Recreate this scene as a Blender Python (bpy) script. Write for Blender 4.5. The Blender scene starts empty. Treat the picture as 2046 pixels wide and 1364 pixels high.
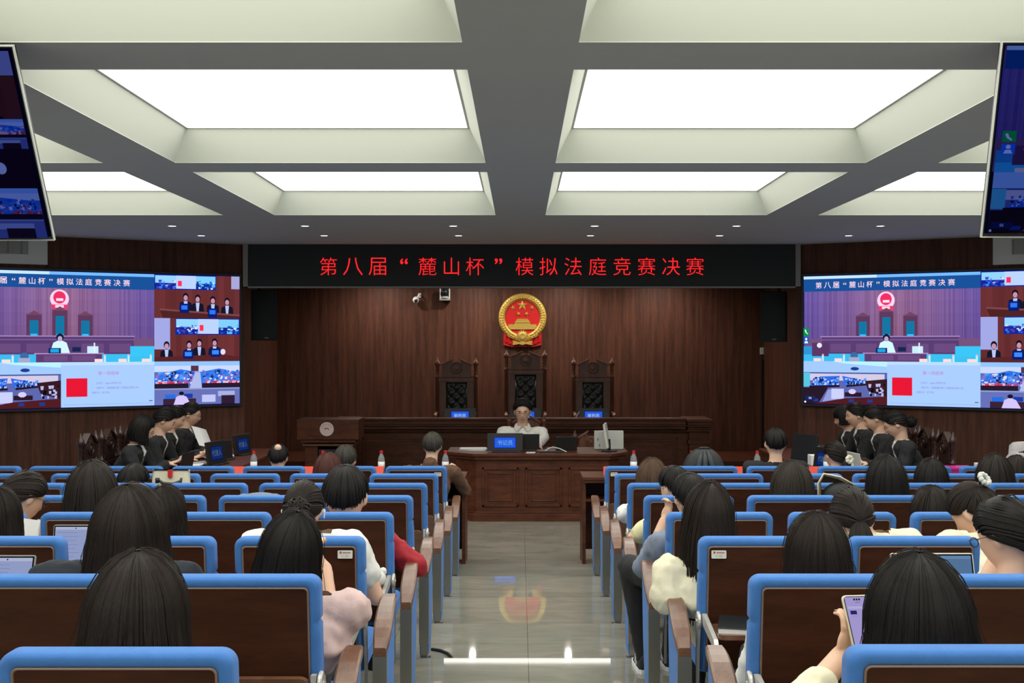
import bpy, math, random
import numpy as np
from mathutils import Vector, Matrix, Euler
random.seed(7)
S = bpy.context.scene
COL = S.collection
R = math.radians
# ------------------------------------------------------------ camera, world, lights, exposure
CZ = 1.98                      # camera height over the front floor
F = 2300.0                     # focal length in pixels of the 2046 px frame
cam = bpy.data.cameras.new('camera')
cam.sensor_width = 36.0
cam.lens = 36.0*F/2046.0
cam.shift_x = -17/2046.0
cam.shift_y = 6/2046.0
cam.clip_start = 0.05
cam.clip_end = 60
camo = bpy.data.objects.new('camera', cam)
camo.location = (0, 0, CZ); camo.rotation_euler = (R(90), 0, 0)
COL.objects.link(camo); S.camera = camo
S.view_settings.view_transform = 'Standard'
S.view_settings.look = 'None'
S.view_settings.gamma = 1
S.view_settings.use_curve_mapping = False
S.view_settings.exposure = 0.0
S.cycles.use_denoising = True
S.cycles.max_bounces = 7
S.cycles.diffuse_bounces = 4
S.cycles.glossy_bounces = 3
S.cycles.sample_clamp_indirect = 4
w = bpy.data.worlds.new('world'); S.world = w; w.use_nodes = True
w.node_tree.nodes['Background'].inputs[0].default_value = (.6, .7, .8, 1)
w.node_tree.nodes['Background'].inputs[1].default_value = .02
PANEL_L = 3.6                  # radiance of the luminous ceiling panels
SPOT_W = 30                    # watts of a small ceiling downlight
WASH_W = 92                    # watts of the downlights washing the stage wall
def W(px, py, Y):
    return Vector(((px-1040)*Y/F, Y, CZ-(py-688)*Y/F))

# ------------------------------------------------------------ mesh builder
def lin(c):
    c = c/255.0
    return c/12.92 if c <= .04045 else ((c+.055)/1.055)**2.4
def rgb(r, g, b): return (lin(r), lin(g), lin(b), 1)

class MB:
    def __init__(s):
        s.v = []; s.f = []; s.m = []; s.c = []
    def add(s, vs, fs, m=0, T=None, c=None):
        o = len(s.v)
        if T is not None: vs = [T @ Vector(p) for p in vs]
        s.v.extend([tuple(p) for p in vs])
        for f in fs:
            s.f.append(tuple(i+o for i in f)); s.m.append(m); s.c.append(c)
        return s
    def box(s, c, d, m=0, T=None, col=None):
        x, y, z = c; a, b, e = d[0]/2, d[1]/2, d[2]/2
        vs = [(x+i*a, y+j*b, z+k*e) for i in (-1, 1) for j in (-1, 1) for k in (-1, 1)]
        fs = [(0,1,3,2),(4,6,7,5),(0,4,5,1),(2,3,7,6),(0,2,6,4),(1,5,7,3)]
        return s.add(vs, fs, m, T, col)
    def bb(s, x0, x1, y0, y1, z0, z1, m=0, T=None):
        return s.box(((x0+x1)/2, (y0+y1)/2, (z0+z1)/2), (x1-x0, y1-y0, z1-z0), m, T)
    def loft(s, rings, m=0, T=None, cap=True, close=True):
        n = len(rings[0]); vs = [p for r in rings for p in r]; fs = []
        for i in range(len(rings)-1):
            for j in range(n if close else n-1):
                k = (j+1) % n
                fs.append((i*n+j, i*n+k, (i+1)*n+k, (i+1)*n+j))
        if cap and close:
            fs.append(tuple(reversed(range(n)))); fs.append(tuple((len(rings)-1)*n+j for j in range(n)))
        return s.add(vs, fs, m, T)
    def tube(s, path, rad, n=8, m=0, T=None, sx=1.0):
        path = [Vector(p) for p in path]
        if not hasattr(rad, '__len__'): rad = [rad]*len(path)
        rings = []; prev = None
        for i, p in enumerate(path):
            t = (path[min(i+1, len(path)-1)]-path[max(i-1, 0)])
            t = t.normalized() if t.length > 1e-9 else Vector((0, 0, 1))
            if prev is None:
                a = Vector((1, 0, 0)) if abs(t.x) < .9 else Vector((0, 1, 0))
                u = (a-t*a.dot(t)).normalized()
            else:
                u = (prev-t*prev.dot(t)).normalized()
            prev = u; v = t.cross(u)
            rings.append([p+(u*math.cos(2*math.pi*j/n)*sx+v*math.sin(2*math.pi*j/n))*rad[i] for j in range(n)])
        return s.loft(rings, m, T)
    def caps(s, p0, p1, r0, r1, n=12, m=0, T=None):
        p0 = Vector(p0); p1 = Vector(p1); d = (p1-p0)
        L = d.length; d = d.normalized() if L > 1e-6 else Vector((0, 0, 1))
        path = []; rad = []
        for k in range(4):
            a = math.pi/2*(k/3.0); path.append(p0-d*r0*math.cos(a)); rad.append(max(r0*math.sin(a), r0*.08))
        for k in range(1, 4):
            path.append(p0+(p1-p0)*k/4); rad.append(r0+(r1-r0)*k/4)
        for k in range(4):
            a = math.pi/2*(1-k/3.0); path.append(p1+d*r1*math.cos(a)); rad.append(max(r1*math.sin(a), r1*.08))
        return s.tube(path, rad, n, m, T)
    def ell(s, c, r, n=16, k=10, m=0, T=None, rot=None):
        c = Vector(c); rings = []
        for i in range(k+1):
            a = math.pi*i/k
            q = max(math.sin(a), .02)
            ring = []
            for j in range(n):
                b = 2*math.pi*j/n
                p = Vector((r[0]*q*math.cos(b), r[1]*q*math.sin(b), -r[2]*math.cos(a)))
                if rot is not None: p = rot @ p
                ring.append(c+p)
            rings.append(ring)
        return s.loft(rings, m, T)
    def lathe(s, prof, n=20, m=0, T=None):
        rings = [[(max(r, 1e-4)*math.cos(2*math.pi*j/n), max(r, 1e-4)*math.sin(2*math.pi*j/n), z) for j in range(n)] for r, z in prof]
        return s.loft(rings, m, T)
    def prism(s, poly, y0, y1, m=0, T=None, c=None):      # poly in xz, extruded along y
        n = len(poly)
        vs = [(x, y0, z) for x, z in poly]+[(x, y1, z) for x, z in poly]
        fs = [tuple(range(n)), tuple(reversed(range(n, 2*n)))]
        fs += [(i, i+n, (i+1) % n+n, (i+1) % n) for i in range(n)]
        return s.add(vs, fs, m, T, c)
    def text(s, st, size, c, m=0, T=None, ext=.002, col=None, bold=0):   # xz plane, facing -y, centred
        vs, fs, w, h, x0, y0 = glyphs(st, bold)
        k = size/h if h else size
        o = [((x-x0-w/2)*k+c[0], c[1]-(ext if z > 0 else 0), (y-y0-h/2)*k+c[2]) for x, y, z in vs]
        return s.add(o, fs, m, T, col)
    def build(s, name, mats, parent=None, smooth=False, bevel=0, loc=None, colattr=False, autos=None):
        me = bpy.data.meshes.new(name)
        me.from_pydata(s.v, [], s.f)
        if not isinstance(mats, (list, tuple)): mats = [mats]
        for q in mats: me.materials.append(q)
        me.polygons.foreach_set('material_index', s.m)
        if smooth: me.polygons.foreach_set('use_smooth', [True]*len(s.f))
        if colattr:
            at = me.color_attributes.new('Col', 'FLOAT_COLOR', 'CORNER')
            data = []
            for f, c in zip(s.f, s.c):
                data.extend(list(c or (0, 0, 0, 1))*len(f))
            at.data.foreach_set('color', data)
        me.update()
        import bmesh
        b = bmesh.new(); b.from_mesh(me); bmesh.ops.recalc_face_normals(b, faces=b.faces); b.to_mesh(me); b.free()
        o = bpy.data.objects.new(name, me); COL.objects.link(o)
        if parent is not None: o.parent = parent
        if loc is not None: o.location = loc
        if bevel:
            bv = o.modifiers.new('bevel', 'BEVEL'); bv.width = bevel; bv.segments = 2; bv.limit_method = 'ANGLE'; bv.angle_limit = R(40)
            bv.harden_normals = False
        return o

_gl = {}
def glyphs(st, bold=0):
    if (st, bold) in _gl: return _gl[(st, bold)]
    cu = bpy.data.curves.new('glyph', 'FONT'); cu.body = st; cu.extrude = .01; cu.size = 1; cu.resolution_u = 3
    cu.offset = bold
    o = bpy.data.objects.new('glyph', cu); COL.objects.link(o)
    dg = bpy.context.evaluated_depsgraph_get(); dg.update()
    me = bpy.data.meshes.new_from_object(o.evaluated_get(dg))
    vs = [tuple(v.co) for v in me.vertices]; fs = [tuple(p.vertices) for p in me.polygons]
    bpy.data.objects.remove(o); bpy.data.curves.remove(cu); bpy.data.meshes.remove(me)
    if vs:
        xs = [v[0] for v in vs]; ys = [v[1] for v in vs]
        r = (vs, fs, max(xs)-min(xs), max(max(ys)-min(ys), .3), min(xs), min(ys))
    else: r = ([], [], 1, 1, 0, 0)
    _gl[(st, bold)] = r
    return r

def rrect(w, h, r, n=5, cx=0, cz=0, bot=True):
    pts = []
    for sx, sz, a0 in ((1, 1, 0), (-1, 1, 90), (-1, -1, 180), (1, -1, 270)):
        rr = r if (sz > 0 or bot) else .002
        for k in range(n+1):
            a = R(a0+90*k/n)
            pts.append((cx+sx*(w/2-rr)+rr*math.cos(a), cz+sz*(h/2-rr)+rr*math.sin(a)))
    return pts

def empty(name, loc=(0, 0, 0), rz=0, label=None, cat=None, group=None):
    o = bpy.data.objects.new(name, None); COL.objects.link(o); o.location = loc; o.rotation_euler = (0, 0, rz)
    o.empty_display_size = .05
    tag(o, label, cat, group)
    return o
def tag(o, label=None, cat=None, group=None, kind=None):
    if label: o['label'] = label
    if cat: o['category'] = cat
    if group: o['group'] = group
    if kind: o['kind'] = kind
    return o
def struct(o, label=None):
    o['kind'] = 'structure'
    if label: o['label'] = label
    return o

# ------------------------------------------------------------ materials
def newmat(name):
    m = bpy.data.materials.new(name); m.use_nodes = True
    nt = m.node_tree; return m, nt, nt.nodes['Principled BSDF']
def mat(name, col, rough=.5, metal=0, spec=.5, bump=0, bscale=200, var=0, vscale=8, sheen=0, emis=None, es=0, alpha=1, trans=0, coat=0):
    m, nt, b = newmat(name); N = nt.nodes; L = nt.links
    b.inputs['Base Color'].default_value = col
    b.inputs['Roughness'].default_value = rough; b.inputs['Metallic'].default_value = metal
    b.inputs['Specular IOR Level'].default_value = spec
    if sheen: b.inputs['Sheen Weight'].default_value = sheen
    if coat: b.inputs['Coat Weight'].default_value = coat; b.inputs['Coat Roughness'].default_value = .15
    if trans: b.inputs['Transmission Weight'].default_value = trans
    if emis: b.inputs['Emission Color'].default_value = emis; b.inputs['Emission Strength'].default_value = es
    tc = N.new('ShaderNodeTexCoord')
    if var:
        n = N.new('ShaderNodeTexNoise'); n.inputs['Scale'].default_value = vscale; n.inputs['Detail'].default_value = 4
        L.new(tc.outputs['Object'], n.inputs['Vector'])
        mx = N.new('ShaderNodeMix'); mx.data_type = 'RGBA'
        mx.inputs[6].default_value = tuple(c*(1-var) for c in col[:3])+(1,)
        mx.inputs[7].default_value = tuple(min(1, c*(1+var)) for c in col[:3])+(1,)
        L.new(n.outputs['Fac'], mx.inputs[0]); L.new(mx.outputs[2], b.inputs['Base Color'])
    if bump:
        n = N.new('ShaderNodeTexNoise'); n.inputs['Scale'].default_value = bscale; n.inputs['Detail'].default_value = 3
        L.new(tc.outputs['Object'], n.inputs['Vector'])
        bp = N.new('ShaderNodeBump'); bp.inputs['Strength'].default_value = bump; bp.inputs['Distance'].default_value = .002
        L.new(n.outputs['Fac'], bp.inputs['Height']); L.new(bp.outputs['Normal'], b.inputs['Normal'])
    return m
def wood(name, c0, c1, scale=(9, 9, .6), rough=.4, coat=.2, strip=0):
    m, nt, b = newmat(name); N = nt.nodes; L = nt.links
    tc = N.new('ShaderNodeTexCoord'); mp = N.new('ShaderNodeMapping'); mp.inputs['Scale'].default_value = scale
    L.new(tc.outputs['Object'], mp.inputs['Vector'])
    n = N.new('ShaderNodeTexNoise'); n.inputs['Scale'].default_value = 3; n.inputs['Detail'].default_value = 6; n.inputs['Roughness'].default_value = .65
    L.new(mp.outputs['Vector'], n.inputs['Vector'])
    n2 = N.new('ShaderNodeTexNoise'); n2.inputs['Scale'].default_value = 22; n2.inputs['Detail'].default_value = 3
    L.new(mp.outputs['Vector'], n2.inputs['Vector'])
    ad = N.new('ShaderNodeMath'); ad.operation = 'MULTIPLY_ADD'; ad.inputs[1].default_value = .35
    L.new(n2.outputs['Fac'], ad.inputs[0]); L.new(n.outputs['Fac'], ad.inputs[2])
    rp = N.new('ShaderNodeValToRGB'); rp.color_ramp.elements[0].position = .42; rp.color_ramp.elements[1].position = .9
    rp.color_ramp.elements[0].color = c0; rp.color_ramp.elements[1].color = c1
    L.new(ad.outputs[0], rp.inputs['Fac']); L.new(rp.outputs['Color'], b.inputs['Base Color'])
    b.inputs['Roughness'].default_value = rough
    b.inputs['Coat Weight'].default_value = coat; b.inputs['Coat Roughness'].default_value = .3
    return m
def emat(name, col, s):
    m = bpy.data.materials.new(name); m.use_nodes = True; nt = m.node_tree; nt.nodes.clear()
    e = nt.nodes.new('ShaderNodeEmission'); e.inputs[0].default_value = col; e.inputs[1].default_value = s
    o = nt.nodes.new('ShaderNodeOutputMaterial'); nt.links.new(e.outputs[0], o.inputs[0])
    return m
def scrmat(name, s):
    m = bpy.data.materials.new(name); m.use_nodes = True; nt = m.node_tree; nt.nodes.clear()
    e = nt.nodes.new('ShaderNodeEmission'); e.inputs[1].default_value = s
    a = nt.nodes.new('ShaderNodeVertexColor'); a.layer_name = 'Col'
    nt.links.new(a.outputs[0], e.inputs[0])
    o = nt.nodes.new('ShaderNodeOutputMaterial'); nt.links.new(e.outputs[0], o.inputs[0])
    return m

M = {}
M['wallwood'] = wood('wall_veneer', (.034, .0115, .0068, 1), (.128, .047, .026, 1), (7, 7, .35), .55, .0)
M['wallwood'].node_tree.nodes['Principled BSDF'].inputs['Specular IOR Level'].default_value = .25
M['deskwood'] = wood('desk_wood', (.042, .0115, .0055, 1), (.135, .040, .0175, 1), (1.2, 5, 5), .42, .04)
M['darkwood'] = wood('dark_turned_wood', (.014, .005, .003, 1), (.045, .016, .009, 1), (6, 6, 1), .3, .3)
M['chairwood'] = wood('chair_wood', (.075, .027, .015, 1), (.20, .075, .040, 1), (6, 6, 1), .35, .15)
M['postwood'] = wood('turned_wood', (.040, .015, .009, 1), (.11, .042, .023, 1), (6, 6, 1), .3, .4)
M['seatwood'] = wood('seat_plywood', (.030, .0095, .0042, 1), (.068, .0215, .0098, 1), (1, 5, 5), .5, .0)
M['armwood'] = wood('arm_wood', (.095, .040, .020, 1), (.19, .088, .048, 1), (10, 1.2, 10), .33, .4)
for q_, v_ in (('seatwood', .18), ('deskwood', .3)): M[q_].node_tree.nodes['Principled BSDF'].inputs['Specular IOR Level'].default_value = v_
M['edge'] = mat('panel_edge', rgb(128, 106, 94), .45)
M['blue'] = mat('blue_fabric', (.054, .190, .53, 1), .85, spec=.3, bump=.5, bscale=700, var=.10, vscale=25, sheen=.10)
M['metal'] = mat('cast_metal', (.62, .62, .58, 1), .42, .55, var=.08, vscale=15)
M['steel'] = mat('steel_post', (.36, .36, .33, 1), .30, .9, var=.12, vscale=6)
M['chrome'] = mat('polished_metal', (.75, .75, .72, 1), .12, 1)
M['ceil'] = mat('ceiling_paint', (.475, .49, .49, 1), .8, var=.03, vscale=2)
M['coffer'] = mat('coffer_paint', (.62, .65, .565, 1), .75)
M['white'] = mat('white_paint', (.72, .72, .70, 1), .6)
M['wallpaint'] = mat('wall_paint', (.55, .55, .52, 1), .8)
M['black'] = mat('black_plastic', (.012, .013, .014, 1), .4)
M['blacksat'] = mat('black_satin', (.013, .020, .024, 1), .5, bump=.3, bscale=300)
M['grille'] = mat('speaker_grille', (.009, .017, .021, 1), .5, bump=.8, bscale=900)
M['led'] = mat('led_board', (.008, .012, .014, 1), .6)
M['grey'] = mat('grey_plastic', (.25, .25, .25, 1), .5)
M['lightgrey'] = mat('light_grey_plastic', (.62, .64, .60, 1), .45)
M['leather'] = mat('dark_leather', (.010, .016, .018, 1), .35, bump=.3, bscale=120)
M['gold'] = mat('gold_relief', (.62, .42, .09, 1), .38, .35, bump=.6, bscale=120, var=.2, vscale=40)
M['red'] = mat('red_lacquer', (.55, .012, .012, 1), .4, var=.12, vscale=30)
M['redcard'] = mat('red_card', (.80, .085, .045, 1), .6)
M['redcap'] = mat('red_cap', (.62, .02, .03, 1), .4)
M['paper'] = mat('white_paper', (.78, .79, .80, 1), .7)
M['ink'] = mat('dark_ink', (.02, .02, .02, 1), .6)
M['faintink'] = mat('faint_ink', (.42, .42, .38, 1), .6)
M['redink'] = mat('red_ink', (.30, .05, .05, 1), .6)
M['cream'] = mat('cream_canvas', (.70, .66, .50, 1), .8, bump=.4, bscale=300)
M['khaki'] = mat('khaki_canvas', (.32, .26, .14, 1), .8, bump=.4, bscale=300)
M['magenta'] = mat('magenta_card', (.55, .02, .22, 1), .4)
M['nylon'] = mat('black_nylon', (.016, .018, .018, 1), .6, bump=.5, bscale=200)
M['greyblue'] = mat('grey_blue_cloth', (.16, .20, .27, 1), .8, bump=.3, bscale=200)
M['plush'] = mat('white_plush', (.75, .74, .70, 1), .9, bump=.8, bscale=150)
M['goldrib'] = mat('gold_ribbon', (.60, .45, .15, 1), .35, .5)
M['lamp'] = emat('downlight_glow', (.9, .96, 1, 1), 6)
M['panel'] = emat('luminous_panel', (1, .985, .90, 1), PANEL_L)
M['strip'] = emat('cove_light', (1, .98, .9, 1), 4)
M['redled'] = emat('red_led', (1, .018, .022, 1), 1.35)
M['scr'] = scrmat('screen_picture', 1.0)
M['scr2'] = scrmat('monitor_picture', .8)
m, nt, b = newmat('clear_bottle'); M['pet'] = m
b.inputs['Base Color'].default_value = (.50, .54, .56, 1); b.inputs['Roughness'].default_value = .12
b.inputs['Transmission Weight'].default_value = .55; b.inputs['IOR'].default_value = 1.2; b.inputs['Alpha'].default_value = .8
# floor tiles
m, nt, b = newmat('polished_tile'); N = nt.nodes; L = nt.links; M['floor'] = m
tc = N.new('ShaderNodeTexCoord'); sx = N.new('ShaderNodeSeparateXYZ'); L.new(tc.outputs['Object'], sx.inputs[0])
def mth(op, a, bb=None, c=None):
    n = N.new('ShaderNodeMath'); n.operation = op
    for i, q in enumerate((a, bb, c)):
        if q is None: continue
        if isinstance(q, (int, float)): n.inputs[i].default_value = q
        else: L.new(q, n.inputs[i])
    return n.outputs[0]
def seam(out, off, pitch, wd):
    u = mth('MODULO', mth('ADD', out, 200*pitch-off), pitch)
    d = mth('MINIMUM', u, mth('SUBTRACT', pitch, u))
    return mth('LESS_THAN', d, wd)
gx = seam(sx.outputs[0], .043, .80, .0025); gy = seam(sx.outputs[1], 9.33, .5, .0022)
g = mth('MULTIPLY', mth('MAXIMUM', gx, gy), .55)
mp = N.new('ShaderNodeMapping'); mp.inputs['Scale'].default_value = (.7, 2.2, 1); L.new(tc.outputs['Object'], mp.inputs['Vector'])
nz = N.new('ShaderNodeTexNoise'); nz.inputs['Scale'].default_value = 3.0; nz.inputs['Detail'].default_value = 7; nz.inputs['Roughness'].default_value = .6; nz.inputs['Distortion'].default_value = .8
L.new(mp.outputs['Vector'], nz.inputs['Vector'])
rp = N.new('ShaderNodeValToRGB'); rp.color_ramp.elements[0].position = .3; rp.color_ramp.elements[1].position = .75
rp.color_ramp.elements[0].color = (.21, .208, .172, 1); rp.color_ramp.elements[1].color = (.33, .325, .27, 1)
L.new(nz.outputs['Fac'], rp.inputs['Fac'])
mx = N.new('ShaderNodeMix'); mx.data_type = 'RGBA'; L.new(g, mx.inputs[0]); L.new(rp.outputs['Color'], mx.inputs[6]); mx.inputs[7].default_value = (.04, .04, .04, 1)
L.new(mx.outputs[2], b.inputs['Base Color'])
b.inputs['Roughness'].default_value = .035; b.inputs['Specular IOR Level'].default_value = .6
def hairmat(name, c):
    m, nt, b = newmat(name); N = nt.nodes; L = nt.links
    b.inputs['Roughness'].default_value = .48; b.inputs['Specular IOR Level'].default_value = .16
    tc = N.new('ShaderNodeTexCoord'); mp = N.new('ShaderNodeMapping'); mp.inputs['Scale'].default_value = (1, 1, .12)
    L.new(tc.outputs['Object'], mp.inputs['Vector'])
    n = N.new('ShaderNodeTexNoise'); n.inputs['Scale'].default_value = 260; n.inputs['Detail'].default_value = 2
    L.new(mp.outputs['Vector'], n.inputs['Vector'])
    mx = N.new('ShaderNodeMix'); mx.data_type = 'RGBA'
    mx.inputs[6].default_value = tuple(q*.4 for q in c)+(1,); mx.inputs[7].default_value = tuple(q*2.4 for q in c)+(1,)
    L.new(n.outputs['Fac'], mx.inputs[0]); L.new(mx.outputs[2], b.inputs['Base Color'])
    bp = N.new('ShaderNodeBump'); bp.inputs['Strength'].default_value = .5; bp.inputs['Distance'].default_value = .002
    L.new(n.outputs['Fac'], bp.inputs['Height']); L.new(bp.outputs['Normal'], b.inputs['Normal'])
    return m
M['h_black'] = hairmat('hair_black', (.0065, .0055, .005))
M['h_dark'] = hairmat('hair_dark_brown', (.012, .0085, .0065))
M['h_brown'] = hairmat('hair_brown', (.055, .030, .018))
M['h_red'] = hairmat('hair_red_brown', (.050, .016, .012))
M['h_ash'] = hairmat('hair_ash_brown', (.020, .0155, .0115))
M['h_grey'] = hairmat('hair_grey_black', (.030, .027, .022))
M['skin'] = mat('skin', (.74, .46, .32, 1), .5, var=.05, vscale=20)
M['skin'].node_tree.nodes['Principled BSDF'].inputs['Subsurface Weight'].default_value = .0
M['lip'] = mat('lip', (.36, .12, .10, 1), .45)
M['lash'] = mat('lash', (.015, .010, .008, 1), .6)
def cloth(name, c, v=.08): return mat('cloth_'+name, c, .85, bump=.5, bscale=90, var=v, vscale=12, sheen=.02)
C = dict(black=cloth('black', (.010, .011, .013, 1)), navy=cloth('navy', (.010, .015, .024, 1)), white=cloth('white', (.74, .74, .70, 1), .03),
         cream=cloth('cream', (.74, .70, .52, 1), .03), pink=cloth('pink', (.58, .42, .40, 1), .05), red=cloth('red', (.34, .012, .022, 1)),
         brown=cloth('brown', (.105, .052, .028, 1), .15), greyblue=cloth('grey_blue', (.20, .24, .32, 1)), yellow=cloth('yellow', (.76, .72, .42, 1), .03),
         grey=cloth('grey', (.17, .17, .18, 1)), darkgreen=cloth('dark_teal', (.02, .05, .06, 1)), pattern=cloth('patterned', (.42, .40, .40, 1), .6))
# ------------------------------------------------------------ floor, ceiling, walls
ROWY = [2.47+.9971*k for k in range(8)]
def zrow(k): return .531-.0506*(2.47+.9971*k)
CEIL = 3.197; OUT_X = 6.5; BACK = 18.3; FRONTY = 14.0; NX = 3.87
b = MB()
for k in range(-5, 8):
    y0 = 2.47+.9971*k-.12
    b.bb(-OUT_X, OUT_X, y0, y0+.9971, -.2, zrow(k))
b.bb(-OUT_X, OUT_X, ROWY[7]-.12+.9971, BACK+.2, -.2, 0)
struct(b.build('floor', M['floor']), 'grey polished stone tile floor stepping gently down the aisle')
XO = [(-4.88, -2.80), (-2.315, -.235), (.235, 2.315), (2.80, 4.88)]
YO = [(-1.1, 1.55), (2.0, 4.64), (5.10, 7.72), (8.13, 10.83)]
DZ, INS = .208, .10
b = MB()
xs = sorted([-OUT_X, OUT_X]+[q for p in XO for q in p]); ys = sorted([-2.7, FRONTY+.25]+[q for p in YO for q in p])
for i in range(len(xs)-1):
    for j in range(len(ys)-1):
        if (xs[i], xs[i+1]) in XO and (ys[j], ys[j+1]) in YO: continue
        b.add([(xs[i], ys[j], CEIL), (xs[i+1], ys[j], CEIL), (xs[i+1], ys[j+1], CEIL), (xs[i], ys[j+1], CEIL)], [(0, 1, 2, 3)])
for x0, x1 in XO:
    for y0, y1 in YO:
        o = [(x0, y0), (x1, y0), (x1, y1), (x0, y1)]
        q = [(x0+INS, y0+INS), (x1-INS, y0+INS), (x1-INS, y1-INS), (x0+INS, y1-INS)]
        vs = [(x, y, CEIL) for x, y in o]+[(x, y, CEIL+.004) for x, y in o]+[(x, y, CEIL+DZ) for x, y in q]+[(x, y, CEIL+DZ+.05) for x, y in q]
        fs = []
        for a in range(4):
            c = (a+1) % 4
            fs += [(a, c, c+4, a+4), (a+4, c+4, c+8, a+8), (a+8, c+8, c+12, a+12)]
        b.add(vs, fs, 1)
b.bb(-OUT_X, OUT_X, -2.7, BACK+.3, CEIL+DZ+.06, CEIL+DZ+.2)
b.bb(-NX-.2, NX+.2, FRONTY+.25, BACK+.2, CEIL, CEIL+.06)
struct(b.build('ceiling', [M['ceil'], M['coffer']]), 'grey painted ceiling with deep sloped coffers')
POS = {0: 'behind the audience', 1: 'over the rear rows', 2: 'over the middle rows', 3: 'over the front rows'}
for j, (y0, y1) in enumerate(YO):
    for i, (x0, x1) in enumerate(XO):
        side = ['outer left', 'inner left', 'inner right', 'outer right'][i]
        r = empty('ceiling_light', ((x0+x1)/2, (y0+y1)/2, CEIL+DZ+.03), 0, 'rectangular luminous ceiling panel in the %s coffer %s' % (side, POS[j]), 'ceiling light', 'luminous coffer panels')
        a, c = (x1-x0)/2-INS-.012, (y1-y0)/2-INS-.012
        MB().bb(-a, a, -c, c, -.02, -.012).build('diffuser', M['panel'], r)
        f = MB()
        f.bb(-a-.01, a+.01, -c-.01, -c+.004, -.026, .01); f.bb(-a-.01, a+.01, c-.004, c+.01, -.026, .01)
        f.bb(-a-.01, -a+.004, -c, c, -.026, .01); f.bb(a-.004, a+.01, -c, c, -.026, .01)
        f.build('frame', M['white'], r)
# walls
DIR = Vector((2.32, 1.26, 0)).normalized()
def wallbox(name, p0, p1, z0, z1, th, m, lab=None):
    p0 = Vector(p0); p1 = Vector(p1); d = (p1-p0).normalized(); n = Vector((-d.y, d.x))
    if (n.dot((p0+p1)/2-Vector((0, 7)))) < 0: n = -n
    q = [p0, p1, p1+n*th, p0+n*th]
    b = MB(); b.add([(a.x, a.y, z0) for a in q]+[(a.x, a.y, z1) for a in q], [(0, 1, 2, 3), (4, 5, 6, 7), (0, 1, 5, 4), (1, 2, 6, 5), (2, 3, 7, 6), (3, 0, 4, 7)])
    return struct(b.build(name, m), lab)
def pan(p0, p1, z0, z1): pass
ZT = CEIL+.3
wallbox('wall_front', (-NX, BACK), (NX, BACK), 0, ZT, .15, M['wallwood'], 'dark brown vertical grained wood wall behind the judges')
wallbox('wall_niche_left', (-NX, FRONTY+.3), (-NX, BACK), 0, ZT, .15, M['wallwood'])
wallbox('wall_niche_right', (NX, FRONTY+.3), (NX, BACK), 0, ZT, .15, M['wallwood'])
PL = Vector((-3.44, 14.0)); PR = Vector((3.456, 14.0)); D2 = Vector((DIR.x, DIR.y)); D3 = Vector((DIR.x, -DIR.y))
wallbox('wall_angled_left', PL+D2*.085, PL-D2*3.5, 0, ZT, .22, M['wallwood'], 'dark wood wall angled behind the left video screen')
wallbox('wall_angled_right', PR-D3*.085, PR+D3*3.5, 0, ZT, .22, M['wallwood'], 'dark wood wall angled behind the right video screen')
wallbox('wall_left', (-6.42, -2.6), (-6.42, 12.6), 0, ZT, .15, M['wallpaint'])
wallbox('wall_right', (6.42, -2.6), (6.42, 12.6), 0, ZT, .15, M['wallpaint'])
wallbox('wall_rear', (-6.5, -2.6), (6.5, -2.6), 0, ZT, .15, M['wallpaint'])
# header above the stage opening (behind the banner)
b = MB(); b.bb(-3.87, 3.87, 14.12, 14.28, 2.70, ZT)
struct(b.build('wall_header', M['wallwood']))
# banner display
r = empty('led_banner', (0, 13.98, 2.69), 0, 'long black message board with glowing red Chinese characters above the stage', 'message board')
b = MB(); b.bb(-3.305, 3.335, 0, .10, 0, .505); b.build('board', M['led'], r, bevel=.004)
b = MB(); b.bb(-3.37, -3.308, -.012, .10, -.005, .507); b.bb(3.338, 3.40, -.012, .10, -.005, .507)
b.bb(-3.308, 3.338, -.008, .11, -.022, -.004)
b.build('frame', M['grey'], r)
b = MB()
for ch, px in zip('第八届“麓山杯”模拟法庭竞赛决赛', [656, 705, 754, 807, 854, 902, 949, 996, 1048, 1096, 1145, 1194, 1243, 1292, 1341, 1389]):
    x = (px-1040)*13.97/F; zc = CZ-(532-688)*13.97/F-2.69
    if ch in '“”': b.text(ch, .075, (x, -.001, zc+.065), ext=.004, bold=.012)
    else: b.text(ch, .212, (x, -.001, zc), ext=.004, bold=-.009)
b.build('lettering', M['redled'], r)
# downlights
def downlight(x, y, z, lab, grp, power, spot=None):
    r = empty('ceiling_downlight', (x, y, z), 0, lab, 'downlight', grp)
    b = MB(); b.lathe([(.036, .02), (.038, 0), (.052, -.006), (.055, -.002), (.052, .004)], 24); b.build('trim_ring', M['white'], r, smooth=True)
    b = MB(); b.lathe([(.0005, -.004), (.037, -.003), (.037, -.001), (.0005, -.001)], 20); b.build('lamp_lens', M['lamp'], r)
    l = bpy.data.lights.new('spot', 'SPOT'); l.energy = power; l.spot_size = R(spot or 62); l.spot_blend = .6; l.shadow_soft_size = .04; l.color = (1, .93, .84)
    o = bpy.data.objects.new('bulb', l); COL.objects.link(o); o.parent = r; o.location = (0, 0, -.03)
    return r, o
nm = ['far left', 'second from left', 'centre left', 'centre right', 'second from right', 'far right']
for i, x in enumerate((-3.57, -2.21, -.69, .76, 2.215, 3.69)):
    downlight(x, 11.8, CEIL-.001, 'small round ceiling downlight, %s of the row nearer the audience' % nm[i], 'front ceiling downlights', SPOT_W)
for i, x in enumerate((-3.56, -2.19, -.69, .78, 2.22, 3.66)):
    downlight(x, 12.84, CEIL-.001, 'small round ceiling downlight, %s of the row nearer the banner' % nm[i], 'front ceiling downlights', SPOT_W*1.2, 86)
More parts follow.
